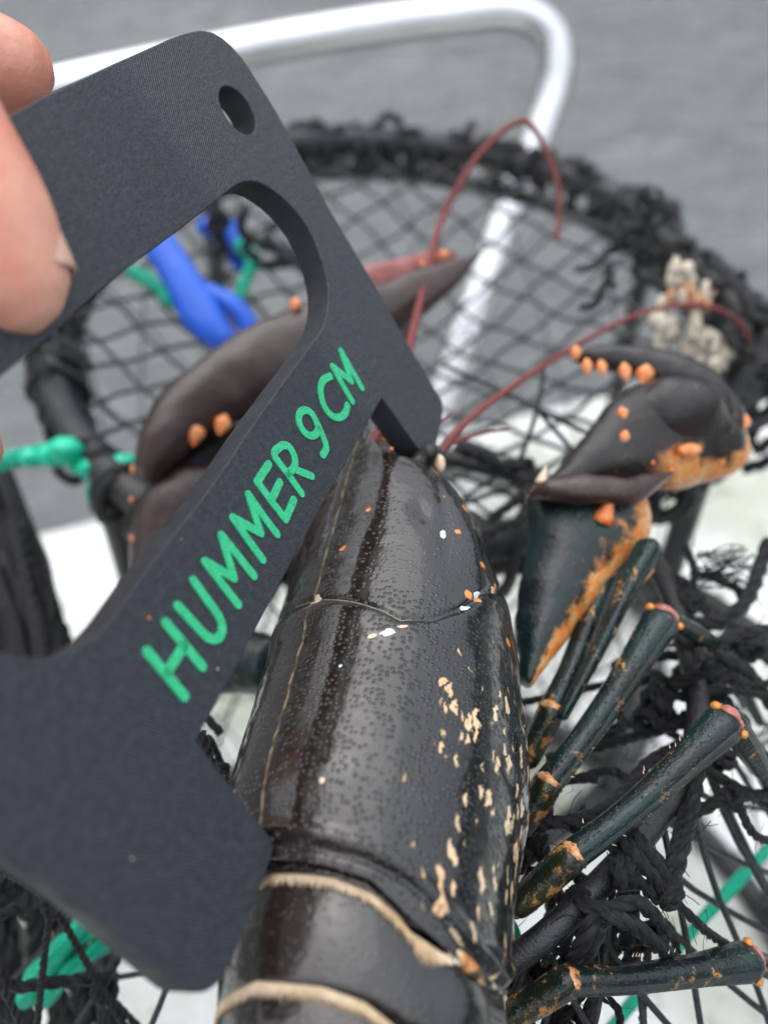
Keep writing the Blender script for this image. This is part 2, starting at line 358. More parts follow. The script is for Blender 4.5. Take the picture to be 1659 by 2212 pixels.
# ---- unseen hills, added so shell and rail reflect a dark horizon
M['added_hill'] = mat_simple('added_hill_dark', (.018, .026, .018), (.045, .050, .040), .9, .06, .5, .4)
V = []; na = 160
for i in range(na):
    a = 6.2832 * i / na; hgt = 62 + 34 * noise.noise(Vector((math.cos(a) * 2.2, math.sin(a) * 2.2, 3.1))) + 14 * noise.noise(Vector((math.cos(a) * 8, math.sin(a) * 8, 1.1)))
    for r_, f_ in ((235, -.02), (245, .06), (275, .45), (310, .8), (350, 1.0), (420, .9), (480, .3), (520, -.05)):
        q = 1 + .08 * noise.noise(Vector((math.cos(a) * 3, math.sin(a) * 3, r_ * .02))); V.append((math.cos(a) * r_ * q, math.sin(a) * r_ * q, hgt * f_ + (5 * noise.noise(Vector((math.cos(a) * 20, math.sin(a) * 20, r_ * .05))) if 0 < f_ else 0)))
me = bpy.data.meshes.new('added_hills'); me.from_pydata(V, [], [(i * 8 + j, ((i + 1) % na) * 8 + j, ((i + 1) % na) * 8 + j + 1, i * 8 + j + 1) for i in range(na) for j in range(7)])
me.polygons.foreach_set('use_smooth', [True] * len(me.polygons)); me.materials.append(M['added_hill'])
o = bpy.data.objects.new('added_hills', me); COL.objects.link(o); tag(o, 'unseen dark hills added to darken the horizon in reflections', 'hills', kind='structure')

# ---- white gunwale of the boat: a rounded profile swept along the boat's edge
HD = 42.0
e0, e1 = np.array([-21.0, 40.0]), np.array([29.4, 58.6]); ed = nrm(e1 - e0); en = np.array([ed[1], -ed[0]])   # en points inboard (towards the camera)
prof = [(62, 14), (60, 2.5), (58.5, .5), (56, 0), (30, -.3), (8, 0), (3, .0), (1.2, .25), (.3, .9), (0, 2.0), (-.2, 5), (1.5, 6), (6, 45), (9, 80)]
mb = MB(); L = np.linspace(-140, 160, 61); V = []
for l in L:
    for d, dz in prof:
        p = e0 + ed * l + en * d; V.append(lev(p[0], p[1], HD + dz))
k = len(prof); mb.add(V, [(i * k + j, i * k + j + 1, (i + 1) * k + j + 1, (i + 1) * k + j) for i in range(len(L) - 1) for j in range(k - 1)])
gun = mb.build('boat_gunwale', M['deck']); tag(gun, 'white moulded boat gunwale under the black pot', 'boat', kind='structure')

# ---- aluminium rail
rail = empty('guard_rail', cp(948, 905, 66), 'bright aluminium tube rail bending down to the white gunwale', 'rail')
post = [(940, 915, 66), (960, 850, 66), (1040, 620, 66), (1112, 420, 66), (1165, 290, 65.5), (1196, 200, 65), (1204, 140, 64.5), (1190, 80, 64), (1150, 40, 63.5), (1085, 25, 63), (1000, 32, 62.5), (820, 55, 61.5), (600, 92, 60), (300, 152, 58), (0, 220, 56), (-400, 320, 53)]
mb = MB(); tube(mb, cps(post), 1.22, k=24, n=120); mb.build('rail_tube', M['alu'], rail)
mb = MB(); b0 = cp(938, 922, 66.2)
loft(mb, np.array([b0 - UPC * .8, b0 + UPC * .1, b0 + UPC * .5]), [2.4, 2.4, 1.6], k=24); mb.build('base_flange', M['alu'], rail)

# ================================================================== LOBSTER POT
pot = empty('lobster_pot', lev(1.05, 31.7, HD), 'round black netted lobster pot standing on the white gunwale', 'lobster pot')
HC, HR, HH = np.array([.6, 31.2]), 13.5, 20.0
def hoop_pt(a, r=HR, h=HH, wob=True):
    a_ = (a + math.pi) % (2 * math.pi) - math.pi; w = .25 * math.sin(3 * a + 1) - 1.5 * math.exp(-((a_ - .25) / .38) ** 2) if wob else 0
    return lev(HC[0] + (r + w) * math.cos(a), HC[1] + (r + w) * math.sin(a), h + (.4 * math.sin(2 * a) if wob else 0))
mb = MB(); A = np.linspace(0, 2 * math.pi, 97); loft(mb, np.array([hoop_pt(a) for a in A]), .58, k=10, cap=False, hint=UPC); mb.build('top_hoop', M['hose'], pot)
mb = MB(); loft(mb, np.array([hoop_pt(a, HR - .4, HH + 1.5) for a in A]), .4, k=8, cap=False, hint=UPC); mb.build('second_hoop', M['hose'], pot)
mb = MB(); loft(mb, np.array([hoop_pt(a, HR + .6, HD - .9, False) for a in A]), .6, k=8, cap=False, hint=UPC); mb.build('bottom_hoop', M['hose'], pot)
# lashing wound round the hoops
mb = MB()
for turn in range(2):
    pts = []
    for a in np.arange(0, 2 * math.pi, .014):
        c0 = hoop_pt(a, HR, HH + .6); rad = nrm(hoop_pt(a, HR + 1) - hoop_pt(a, HR)); ph = a * (54 + 11 * turn) + turn + 2.2 * math.sin(a * 7 + turn) + 1.2 * math.sin(a * 17)
        rr = .84 + .20 * math.sin(a * 13 + turn) + .16 * math.sin(a * 41 + 2 * turn) + .25 * random.random()
        pts.append(c0 + rad * math.cos(ph) * rr * .8 + UPC * math.sin(ph) * rr * 1.05)
    loft(mb, catmull(pts, len(pts) * 2), .19, k=5, cap=False)
for _ in range(210):      # knots and slack loops standing off the rim
    a = random.uniform(-.4, 3.6); c0 = hoop_pt(a, HR + random.uniform(-.3, .5), HH + random.uniform(-.9, .9)); a2 = a + random.uniform(.05, .16)
    c1 = hoop_pt(a2, HR + random.uniform(-.3, .5), HH + random.uniform(-.3, 1.2)); m_ = (c0 + c1) / 2 + UPC * random.uniform(.0, .75) + rng.normal(0, .2, 3)
    tube(mb, [c0, m_, c1], random.uniform(.16, .3), k=5, n=8)
mb.build('rim_lashing', M['twine'], pot)
# netting: top sheet (sagging), wall and floor
def sheet(mb, cell, th, zf, rmax, ang, r):
    u = np.array([math.cos(ang), math.sin(ang)]); v_ = np.array([-u[1], u[0]])
    for d in np.arange(-rmax, rmax, cell):
        hw = math.sqrt(max(rmax ** 2 - d * d, 0))
        if hw < 1: continue
        n = max(4, int(hw * 2 / .7)); P = []
        for s in np.linspace(-hw, hw, n):
            q = HC + u * s + v_ * (d + .10 * math.sin(s * 1.3 + d)); P.append(lev(q[0], q[1], zf(q)))
        loft(mb, np.array(P), th, k=5, cap=False)
def ztop(q):
    d = np.linalg.norm(q - np.array([1.5, 17.0])); return HH + .2 + 3.2 * math.exp(-((q - HC) ** 2).sum() / 70.0) - .6 * math.exp(-(d / 5) ** 2) + .15 * math.sin(q[0] * 1.7) * math.cos(q[1] * 1.3)
mb = MB(); sheet(mb, 1.75, .092, ztop, HR, R(40), 0); sheet(mb, 1.75, .092, ztop, HR, R(-48), 0); 
ua, ub = (np.array([math.cos(R(40)), math.sin(R(40))]), np.array([math.cos(R(-48)), math.sin(R(-48))])); va, vb = np.array([-ua[1], ua[0]]), np.array([-ub[1], ub[0]])
for da in np.arange(-HR, HR, 1.75):
    for db in np.arange(-HR, HR, 1.75):
        q = HC + np.linalg.solve(np.array([va, vb]), np.array([da, db]))
        if np.linalg.norm(q - HC) < HR - .5: blob(mb, lev(q[0], q[1], ztop(q)), .17, .15, .16, nu=6, nv=4, jitter=.2)
mb.build('top_netting', M['net'], pot)
mb = MB(); sheet(mb, 3.0, .055, lambda q: HD - 1.2, HR + .5, R(40), 0); sheet(mb, 3.0, .055, lambda q: HD - 1.3, HR + .5, R(-48), 0); mb.build('floor_netting', M['net'], pot)
mb = MB()
for s in (1, -1):
    for a0 in np.arange(0, 2 * math.pi, .42):
        P = [hoop_pt(a0 + s * .9 * t_, HR - .9 * math.sin(math.pi * t_), HH + (HD - .9 - HH) * t_, False) for t_ in np.linspace(0, 1, 12)]
        loft(mb, np.array(P), .05, k=5, cap=False)
mb.build('wall_netting', M['net'], pot)
# uprights
for a in (.55, 2.3, 3.9, 5.5):
    mb = MB(); tube(mb, [hoop_pt(a, HR, HH, False), hoop_pt(a, HR + .2, (HH + HD) / 2, False), hoop_pt(a, HR + .6, HD - 1, False)], .45, k=8); mb.build('upright', M['hose'], pot)

# entrance ring under the lobster and the twine tied round it
ringp = [(880, 2180, 17.4), (1000, 2140, 17.3), (1090, 2085, 17.2), (1180, 2020, 17.3), (1290, 1915, 17.8), (1395, 1800, 18.6), (1470, 1690, 19.5), (1505, 1570, 20.6), (1500, 1470, 21.7), (1470, 1360, 22.8), (1425, 1240, 24.2), (1330, 1130, 26), (1180, 1050, 27.5), (1040, 1005, 28), (900, 985, 28.2), (700, 1010, 28), (540, 1100, 26.6), (430, 1280, 24.4), (400, 1500, 22), (440, 1720, 20), (560, 1930, 18.6), (720, 2090, 17.8), (880, 2180, 17.4)]
mb = MB(); tube(mb, cps(ringp), .27, k=14, n=170); mb.build('entrance_ring', M['hose'], pot)
NC, NR = np.array([2.5, 10.5]), 14.5
def near_pt(a, r=NR, h=27.0): return lev(NC[0] + r * math.cos(a), NC[1] + r * math.sin(a), h + .3 * math.sin(3 * a))
mb = MB(); loft(mb, np.array([near_pt(a) for a in A]), .5, k=10, cap=False, hint=UPC); mb.build('near_hoop', M['hose'], pot)
mb = MB(); loft(mb, np.array([near_pt(a, NR + .5, HD - .9) for a in A]), .55, k=10, cap=False, hint=UPC); mb.build('near_bottom_hoop', M['hose'], pot)
for a in (-2.4, -1.0, .35, 3.1):
    mb = MB(); tube(mb, [near_pt(a), near_pt(a, NR + .2, 34), near_pt(a, NR + .5, HD - 1)], .42, k=8); mb.build('upright', M['hose'], pot)
ringP = catmull(cps(ringp), 170); ringW = (to_world(ringP)[:, :2] * 100 - NC); ringA = np.arctan2(ringW[:, 1], ringW[:, 0])
mb = MB()
for sgn in (1, -1):
    for a in np.arange(0, 6.28, .24):
        i = int(np.argmin(np.abs((ringA - a + math.pi) % (2 * math.pi) - math.pi))); p0 = ringP[i]; p1 = near_pt(a + sgn * .55)
        P = [p0 + (p1 - p0) * u - UPC * (1.6 * math.sin(math.pi * u)) + rng.normal(0, .08, 3) for u in np.linspace(0, 1, 8)]
        loft(mb, catmull(P, 20), .075, k=5, cap=False)
mb.build('sloping_netting', M['net'], pot)
mb = MB()
for sgn in (1, -1):
    for a in np.arange(0, 6.28, .40):
        loft(mb, np.array([near_pt(a + sgn * .6 * u, NR - .8 * math.sin(math.pi * u), 27 + 14 * u) for u in np.linspace(0, 1, 10)]), .08, k=5, cap=False)
mb.build('near_wall_netting', M['net'], pot)
cords = [  # (points, radius cm, strands, fuzz)
 ([(1320, 1780, 18.1), (1375, 1850, 17.6), (1423, 1913, 17.7), (1447, 1950, 18.0)], .15, 3, 5),
 ([(1345, 1765, 18.2), (1395, 1835, 17.7), (1440, 1905, 17.8), (1452, 1945, 18.0)], .14, 3, 4),
 ([(1300, 1790, 18.2), (1350, 1870, 17.6), (1405, 1930, 17.7), (1440, 1955, 18.0)], .13, 3, 4),
 ([(1330, 1850, 17.5), (1340, 1905, 17.4), (1355, 1970, 17.9)], .15, 3, 2),
 ([(1352, 1850, 17.6), (1362, 1900, 17.5), (1372, 1965, 17.9)], .13, 3, 2),
 ([(1240, 1930, 18.0), (1262, 1955, 17.2), (1316, 1962, 17.1), (1375, 1950, 17.2), (1420, 1990, 17.5), (1430, 2030, 17.9)], .15, 3, 5),
 ([(1262, 1968, 17.3), (1320, 1980, 17.0), (1370, 2000, 17.1), (1410, 2035, 17.4), (1455, 2072, 18)], .16, 3, 5),
 ([(1290, 1960, 17.2), (1265, 2020, 17.0), (1225, 2100, 17.5), (1205, 2150, 18)], .16, 3, 4),
 ([(1310, 1970, 17.2), (1285, 2030, 17.1), (1250, 2095, 17.5), (1225, 2150, 18)], .14, 3, 4),
 ([(1445, 1938, 17.9), (1495, 1984, 18.0), (1530, 2016, 18.2), (1590, 2055, 18.8), (1680, 2110, 19.5)], .10, 3, 4),
 ([(1448, 1925, 17.9), (1470, 1848, 18.0), (1491, 1770, 18.6), (1510, 1660, 19.4), (1515, 1600, 20.2)], .15, 3, 6),
 ([(1436, 1900, 17.9), (1458, 1830, 18.1), (1475, 1760, 18.8), (1500, 1690, 19.6)], .12, 3, 3),
 ([(1580, 1725, 19.5), (1596, 1740, 19.4), (1616, 1788, 19.4), (1645, 1813, 19.6), (1700, 1820, 20)], .10, 3, 2),
 ([(1480, 1765, 19.3), (1530, 1742, 19.3), (1580, 1723, 19.5), (1640, 1718, 19.9), (1720, 1722, 20.5)], .14, 3, 4),
 ([(1510, 1660, 20.0), (1570, 1690, 19.9), (1640, 1730, 20.3), (1720, 1770, 20.8)], .13, 3, 3),
 ([(1398, 2027, 18.4), (1396, 2085, 18.8), (1388, 2150, 19), (1388, 2240, 19.2)], .09, 3, 2),
 ([(1100, 1760, 18.8), (1209, 1777, 18.6), (1316, 1741, 19.0), (1400, 1650, 20.0), (1470, 1610, 20.7)], .15, 3, 6),
 ([(1120, 1700, 20), (1237, 1684, 19.9), (1316, 1666, 20.1), (1373, 1691, 19.9), (1460, 1700, 19.7)], .11, 3, 3),
 ([(1180, 1640, 21), (1316, 1608, 21.0), (1387, 1587, 21.3), (1490, 1560, 21.1)], .13, 3, 3),
 ([(1120, 1520, 22), (1255, 1490, 22.5), (1352, 1473, 22.6), (1490, 1470, 22.0)], .10, 3, 2),
 ([(1459, 1378, 22.3), (1530, 1405, 22.0), (1602, 1444, 22.0), (1640, 1490, 22.2), (1700, 1560, 22.4)], .20, 3, 6),
 ([(1690, 1360, 22.8), (1600, 1372, 22.4), (1530, 1401, 22.0), (1480, 1400, 22.4)], .20, 3, 4),
 ([(1660, 1170, 24.5), (1640, 1230, 24), (1610, 1300, 23.4), (1550, 1345, 23), (1470, 1345, 23)], .20, 3, 5),
 ([(1505, 1475, 21.9), (1560, 1470, 21.8), (1620, 1480, 21.9), (1700, 1470, 22)], .10, 3, 2),
 ([(1510, 1500, 21.6), (1570, 1492, 21.6), (1640, 1500, 21.8), (1700, 1510, 22)], .10, 3, 2),
 ([(1440, 1240, 24.2), (1490, 1270, 24), (1530, 1330, 23.4), (1500, 1400, 22.8)], .15, 3, 4),
 ([(1480, 1180, 25), (1500, 1240, 24.4), (1480, 1320, 23.6)], .12, 3, 4),
 ([(1560, 1500, 21.8), (1600, 1560, 21.2), (1640, 1620, 21), (1700, 1690, 21)], .13, 3, 3),
 ([(1060, 1120, 25.5), (1110, 1085, 25.8), (1150, 1050, 26.2)], .14, 3, 2),
 ([(985, 965, 26.5), (1040, 985, 26.6), (1090, 1010, 26.8), (1150, 1000, 27)], .22, 3, 3),
 ([(1040, 1160, 25), (1080, 1140, 25.2), (1125, 1120, 25.6), (1150, 1040, 26.5)], .16, 3, 2),
]
for pts, r, st, fz in cords:
    mb = MB(); cord(mb, cps(pts), r, st, fuzz=fz * 2); mb.build('tied_twine', M['twine'], pot)
def knot(c, r, n=3):
    mb = MB()
    for i in range(n):
        ax = nrm(rng.normal(0, 1, 3)); u = nrm(np.cross(ax, [.3, .2, .9])); w = np.cross(ax, u)
        a = np.linspace(0, 6.28, 14); cord(mb, [c + (u * math.cos(q) + w * math.sin(q)) * r * random.uniform(.75, 1.1) + ax * r * .25 * math.sin(2 * q) for q in a], r * .38, 3, fuzz=3)
    mb.build('knot', M['twine'], pot)
for p, r in (((1447, 1930, 17.8), .26), ((1250, 1945, 17.6), .22), ((1580, 1725, 19.5), .22), ((1420, 2010, 17.7), .2), ((1140, 2110, 17.9), .3), ((1100, 2125, 18.2), .28), ((1165, 2145, 18.2), .26), ((1110, 1850, 18.8), .3), ((1160, 1830, 19), .25), ((1420, 1520, 21.6), .34), ((1400, 1560, 21.4), .3), ((1560, 1640, 20.8), .25), ((1530, 1450, 22), .3), ((1150, 1045, 26.6), .35), ((1620, 1390, 22.4), .34), ((1480, 1300, 23.4), .3), ((225, 2140, 21), .26), ((115, 1955, 20), .25)):
    knot(cp(*p), r)
# tangle of slack twine that fills the pot mouth
def tangle(region, n, r, ln=2.2, name='slack_twine'):
    mb = MB(); (x0, y0, x1, y1, z0, z1) = region
    for _ in range(n):
        p = cp(random.uniform(x0, x1), random.uniform(y0, y1), random.uniform(z0, z1)); d = nrm(rng.normal(0, 1, 3) * [1, .8, .6]); P = [p]
        for i in range(4): d = nrm(d + rng.normal(0, .55, 3)); p = p + d * ln / 4; P.append(p)
        cord(mb, P, r * random.uniform(.7, 1.2), 3, k=5, fuzz=2)
    mb.build(name, M['twine'], pot)
tangle((1100, 1780, 1180, 1920, 18.6, 20), 14, .11); tangle((1080, 2080, 1190, 2190, 17.8, 19), 16, .11); tangle((1380, 1460, 1470, 1580, 21.2, 22.4), 14, .13)
tangle((1500, 1330, 1680, 1480, 22.5, 24), 3, .14, 2.5); tangle((1290, 1980, 1420, 2080, 17.9, 19), 8, .1); tangle((1440, 1180, 1520, 1320, 24, 26), 3, .12, 2.2)
tangle((-60, 1850, 60, 2100, 19, 23), 12, .14, 3.5); tangle((40, 660, 160, 860, 31, 34), 8, .14, 3)
tangle((440, 500, 600, 600, 37, 39), 10, .22, 3); tangle((1290, 480, 1420, 600, 33.5, 35), 12, .15, 2.0); tangle((1600, 620, 1700, 900, 29, 32), 12, .2, 3)
tangle((420, 1560, 520, 1660, 18, 20), 4, .12, 2.5); 
for i in range(26):      # folds of gathered net hanging at the left
    x0, y0 = random.uniform(-60, 60), random.uniform(1040, 1120); mb = MB()
    cord(mb, cps([(x0 - 40, y0 - 60, 34), (x0, y0 + 40, 32.5 + random.random()), (x0 + random.uniform(20, 60), y0 + 170, 31 + random.random()), (x0 + random.uniform(10, 110), y0 + 330, 29 + random.random()), (x0 + random.uniform(0, 120), y0 + 560, 27)]), random.uniform(.12, .24), 3, k=5); mb.build('gathered_net', M['twine'], pot)
for i in range(20):
    x0 = random.uniform(-80, 250); mb = MB()
    cord(mb, cps([(x0 - 90, 1850, 25), (x0 - 30, 1960, 24.6 + random.random()), (x0 + random.uniform(-20, 50), 2090, 24.5 + random.random()), (x0 + random.uniform(0, 90), 2300, 25)]), random.uniform(.12, .26), 3, k=5); mb.build('gathered_net', M['twine'], pot)

# frayed fibres on the right
mb = MB()
for _ in range(46):
    p = cp(random.uniform(1500, 1530), random.uniform(1190, 1270), random.uniform(23.6, 24.4)); q = cp(random.uniform(1560, 1640), random.uniform(1175, 1275), random.uniform(23.2, 24.4))
    tube(mb, [p, (p + q) / 2 + rng.normal(0, .12, 3), q], .018, k=3, n=7)
mb.build('frayed_fibres', M['twine'], pot)
# thin net bars at lower left and around the near side
for pts in ([(100, 1930, 20), (160, 2030, 20.3), (222, 2140, 20.8), (300, 2260, 21)], [(112, 1955, 20), (95, 2080, 20.2), (80, 2230, 20.4)], [(262, 2060, 21), (225, 2140, 20.9), (215, 2240, 21)], [(0, 2120, 19), (40, 2200, 19), (70, 2260, 19)], [(225, 2140, 20.9), (330, 2250, 21)], [(0, 1880, 18), (60, 1910, 19), (115, 1955, 20)]):
    mb = MB(); cord(mb, cps(pts), .085, 3); mb.build('net_bar', M['twine'], pot)
for pts in ([(960, 790, 30), (1105, 855, 28), (1160, 885, 27.5), (1300, 950, 27), (1420, 1010, 26.5)], [(1175, 800, 29), (1160, 885, 27.5), (1135, 960, 27), (1120, 1000, 27)], [(1160, 885, 27.5), (1260, 1000, 27), (1330, 1080, 26.5)]):
    mb = MB(); tube(mb, cps(pts), .075, k=6); mb.build('net_bar', M['twine'], pot)

# ---- green polyethylene bindings
def green(name_label, paths, r, fl=.45):
    root = empty('green_rope', cp(*paths[0][0]), name_label, 'rope')
    for pts in paths:
        mb = MB(); P = catmull(cps(pts), len(pts) * 8); T, N, B = frames(P)
        k_ = np.linspace(0, 1, len(P)); loft(mb, P, r * (1 + .08 * np.sin(k_ * 31)), r * fl * (1 + .2 * np.sin(k_ * 23 + 1)), k=12, hint=(.3, -.2, -1)); mb.build('strand', M['green'], root)
    return root
green('bright green flat rope crossing behind the lowest leg at lower right', [[(1740, 1745, 26), (1600, 1895, 25), (1459, 2050, 24), (1330, 2210, 23), (1270, 2290, 22)]], .22, .34 * 2)
green('short green cord end under the tip of the carapace flank', [[(1085, 1955, 18.9), (1108, 2000, 18.6), (1130, 2056, 18.5), (1162, 2138, 18.7), (1205, 2225, 19)]], .155)
green('green binding with lumpy knots left of the big claw', [[(0, 1000, 30), (60, 985, 30), (110, 975, 30)], [(80, 985, 30.2), (130, 985, 29.8), (185, 1010, 30), (240, 1020, 30)], [(230, 1020, 30), (262, 1005, 29.9), (290, 1000, 30.2)], [(215, 1020, 30), (212, 1045, 30), (206, 1075, 30.3)]], .36, .8)
mb = MB(); gk = [o for o in COL.objects if o.get('label', '').startswith('green binding')][0]
for p, r in (((145, 975, 29.6), .62), ((70, 990, 29.8), .42), ((265, 1005, 29.7), .46), ((195, 1012, 29.7), .5), ((115, 985, 29.8), .5)): blob(mb, cp(*p), r, r * .8, r, jitter=.08)
mb.build('knot', M['green'], gk)
green('crumpled green rope bundle under the lower corner of the gauge', [[(60, 2150, 23), (110, 2080, 22.6), (170, 2020, 22.4), (240, 1990, 22.6), (300, 1960, 23)], [(75, 2110, 22.9), (140, 2040, 22.2), (190, 1985, 22.4), (215, 1940, 22.8)], [(100, 2150, 23), (170, 2080, 22.4), (240, 2030, 22.6), (280, 2040, 23)]], .38, .6)
green('thin green rope ends beside the blue hook', [[(290, 590, 38), (330, 610, 37.5), (370, 650, 37.2), (385, 655, 37)], [(520, 530, 38), (545, 555, 38), (555, 575, 38)], [(545, 570, 38), (530, 610, 38), (518, 640, 38)]], .42, .6)
# ---- blue hook
hook = empty('blue_hook', cp(450, 690, 37), 'blue plastic hook strap hanging inside the pot rim', 'hook')
mb = MB(); P = catmull(cps([(300, 470, 36.5), (345, 530, 36.3), (385, 590, 36), (415, 645, 35.8), (450, 700, 35.6), (485, 735, 35.6)]), 24)
loft(mb, P, interp([0, .35, .7, 1], [.62, .68, .8, .55], np.linspace(0, 1, 24)), .38, k=14, hint=(1, -.55, 0)); mb.build('shank', M['blue'], hook)
mb = MB(); P = catmull(cps([(425, 625, 36.2), (470, 640, 36), (510, 665, 35.8), (535, 700, 35.8), (530, 740, 35.9), (500, 755, 35.8), (468, 735, 35.7)]), 30)
loft(mb, P, .40, .38, k=12); mb.build('jaw', M['blue'], hook)
mb = MB(); tube(mb, cps([(450, 490, 39), (480, 495, 39), (505, 530, 39), (515, 565, 39)]), [.5, .65, .6, .4], k=10); mb.build('eye', M['blue'], hook)
# ---- sea growth on the rim
gr_ = empty('sea_growth', cp(1480, 680, 32), 'pale and orange barnacle crust on the pot rim at right', 'barnacles')
M['crust'] = mat_simple('barnacle_crust', (.55, .46, .34), (.72, .68, .58), .7, 300, .001, 700); M['crust_o'] = mat_simple('orange_crust', (.50, .22, .10), (.62, .36, .22), .6, 300)
for i in range(90):
    px = random.choice([(1470, 600, 22, 26), (1490, 640, 45, 22), (1500, 720, 35, 40), (1540, 760, 30, 50), (1430, 700, 28, 26)])
    mb = MB(); blob(mb, cp(random.gauss(px[0], px[2] * .6), random.gauss(px[1], px[3] * .6), 31 + random.uniform(-.6, .6)), random.uniform(.10, .26), random.uniform(.14, .4), random.uniform(.12, .3), jitter=.3, nu=7, nv=5)
    mb.build('barnacle', M['crust_o'] if (px[1] == 640 and random.random() < .7) else M['crust'], gr_)

# ================================================================== LOBSTER
lob = empty('lobster', cp(800, 1500, 19), 'dark live lobster with orange flecks lying on the pot netting', 'lobster')
M0 = cp(548, 1810, 14.3); M9 = cp(768, 1000, 20.65); F = nrm(M9 - M0)
cc = cp(835, 1500, 17); Tv = -nrm(cc); Tv = nrm(Tv - F * (Tv @ F)); Lf = np.cross(F, Tv); Lf = -Lf if Lf[0] > 0 else Lf
VA = R(46); DV = nrm(math.cos(VA) * Tv + math.sin(VA) * Lf); RV = np.cross(F, DV)
if RV[0] < 0: RV = -RV
S_ = [-2, 0, 1, 2, 3.3, 4.5, 5.5, 6.5, 7.7, 8.7, 9.2, 9.8, 10.5]
W_ = [2.15, 2.26, 2.40, 2.48, 2.44, 2.38, 2.34, 2.20, 1.94, 1.50, 1.0, .58, .06]
H_ = [2.0, 2.15, 2.3, 2.4, 2.35, 2.2, 2.05, 1.8, 1.5, 1.22, .8, .4, .05]
def sm(S, V, x):
    from numpy import interp as ip
    d = .35; return (ip(x - d, S, V) + ip(x, S, V) * 2 + ip(x + d, S, V)) / 4
def lobp(s, t, dr=0.0):
    w = sm(S_, W_, s); h = sm(S_, H_, s); st = math.sin(t)
    e = -.20 * max(0, 1.2 - s) ** 1.5
    x = (w + dr) * (abs(st) ** .92) * (1 if st > 0 else -1); y = -h + (h + dr) * math.cos(t) + e
    if abs(t) > 1.5: y -= (abs(t) - 1.5) * .5
    return M0 + F * s + RV * x + DV * y
def groove(t):    # cervical groove: position along the back for angle t
    return float(np.interp(t, [-2.2, -.6, -.33, .02, .36, .61, .76, 1.0, 1.25, 1.55, 2.1], [5.6, 5.2, 5.02, 4.78, 4.46, 4.22, 4.05, 4.22, 4.74, 5.52, 6.6]))
def s_rear(t): return float(np.interp(abs(t), [0, .02, .44, .78, 1.08, 1.35, 1.7, 2.0, 2.4], [-.22, -.22, -.38, -.50, -.88, -1.08, -1.14, -1.1, -.7]))
def s_rim(t): return float(np.interp(abs(t), [0, .10, .45, .77, 1.04, 1.33, 1.62, 2.0, 2.4], [.05, .03, -.11, -.21, -.36, -.66, -.98, -1.0, -.5]))
def s_front(t): a = abs(t); return 8.75 - .25 * max(0, a - .9) ** 1.2 + 1.75 * math.exp(-(a / .46) ** 4)
def shell_dr(s, t_):
    dg = s - groove(t_); dr = -.075 * math.exp(-(dg / .07) ** 2) * (abs(t_) < 2.1) + .05 * math.exp(-((dg + .35) / .4) ** 2)
    if t_ > 0:      # side furrow, cheek swelling and the hollow above it
        dr += -.06 * math.exp(-((t_ - 1.12 - .05 * (s - 6)) / .11) ** 2) * max(0, min(1, (s - 5.2))) * max(0, min(1, 8.6 - s))
        dr += .12 * math.exp(-((t_ - 1.5) / .22) ** 2 - ((s - 6.7) / 1.0) ** 2)
        dr += -.09 * math.exp(-((t_ - .92) / .13) ** 2 - ((s - 6.9) / .35) ** 2)
    dr += .05 * math.exp(-((abs(t_) - .55) / .2) ** 2 - ((s - 7.6) / 1.3) ** 2)
    q = s - s_rim(t_); dr += -.085 * math.exp(-((q + .04) / .06) ** 2) + .05 * math.exp(-((q - .12) / .12) ** 2) - (.05 + .35 * q * q if q < -.04 else 0)
    return .11 + dr + .018 * noise.noise(Vector((t_ * 2.2, s * .9, 0))) + .006 * noise.noise(Vector((t_ * 9, s * 4, 5)))
nt, ns = 190, 230; V = []; UVs = []
for j in range(ns + 1):
    for i in range(nt + 1):
        t_ = -2.25 + 4.6 * i / nt; a = s_rear(t_); b = s_front(t_); s = a + (b - a) * j / ns
        V.append(lobp(s, t_, shell_dr(s, t_))); UVs.append((t_ * sm(S_, W_, s), s))
mb = MB(); n1 = nt + 1; mb.add(V, [(j * n1 + i, j * n1 + i + 1, (j + 1) * n1 + i + 1, (j + 1) * n1 + i) for j in range(ns) for i in range(nt)], UVs)
car = mb.build('carapace', M['shell'], lob)
mod = car.modifiers.new('thick', 'SOLIDIFY'); mod.thickness = .0012; mod.offset = -1
# pale seam in the cervical groove and blue-white scars
mb = MB(); P = np.array([lobp(groove(t_), t_, shell_dr(groove(t_), t_) + .012) for t_ in np.linspace(-.35, .85, 40)]); loft(mb, P, [.016 * (1 - .6 * abs(q_ - .35)) for q_ in np.linspace(-.35, .85, 40)], k=6, cap=False); seam = mb.build('groove_seam', mat_simple('seam_green', (.13, .15, .10), (.30, .30, .22), .3, 800), lob)
M['scar'] = mat_simple('blue_white_scar', (.45, .60, .62), (.70, .72, .66), .35, 900)
def on_shell(px, py, guess=(4.5, .8)):
    """nearest shell parameters for a place measured in the picture"""
    best = None; g = np.array(guess)
    for it, sp in enumerate((3.0, 1.0, .3, .1, .03)):
        bl = None
        for ds in np.linspace(-sp, sp, 9):
            for dt in np.linspace(-sp * .45, sp * .45, 9):
                s, t_ = g[0] + ds, g[1] + dt
                if not -.9 < t_ < 2.1: continue
                p = lobp(s, t_); e = (p[0] / p[2] * FOC + CX - px) ** 2 + (p[1] / p[2] * FOC + CY - py) ** 2
                if p @ nrm(p) > 99: continue
                if bl is None or e < bl[0]: bl = (e, s, t_)
        g = np.array(bl[1:])
    return g
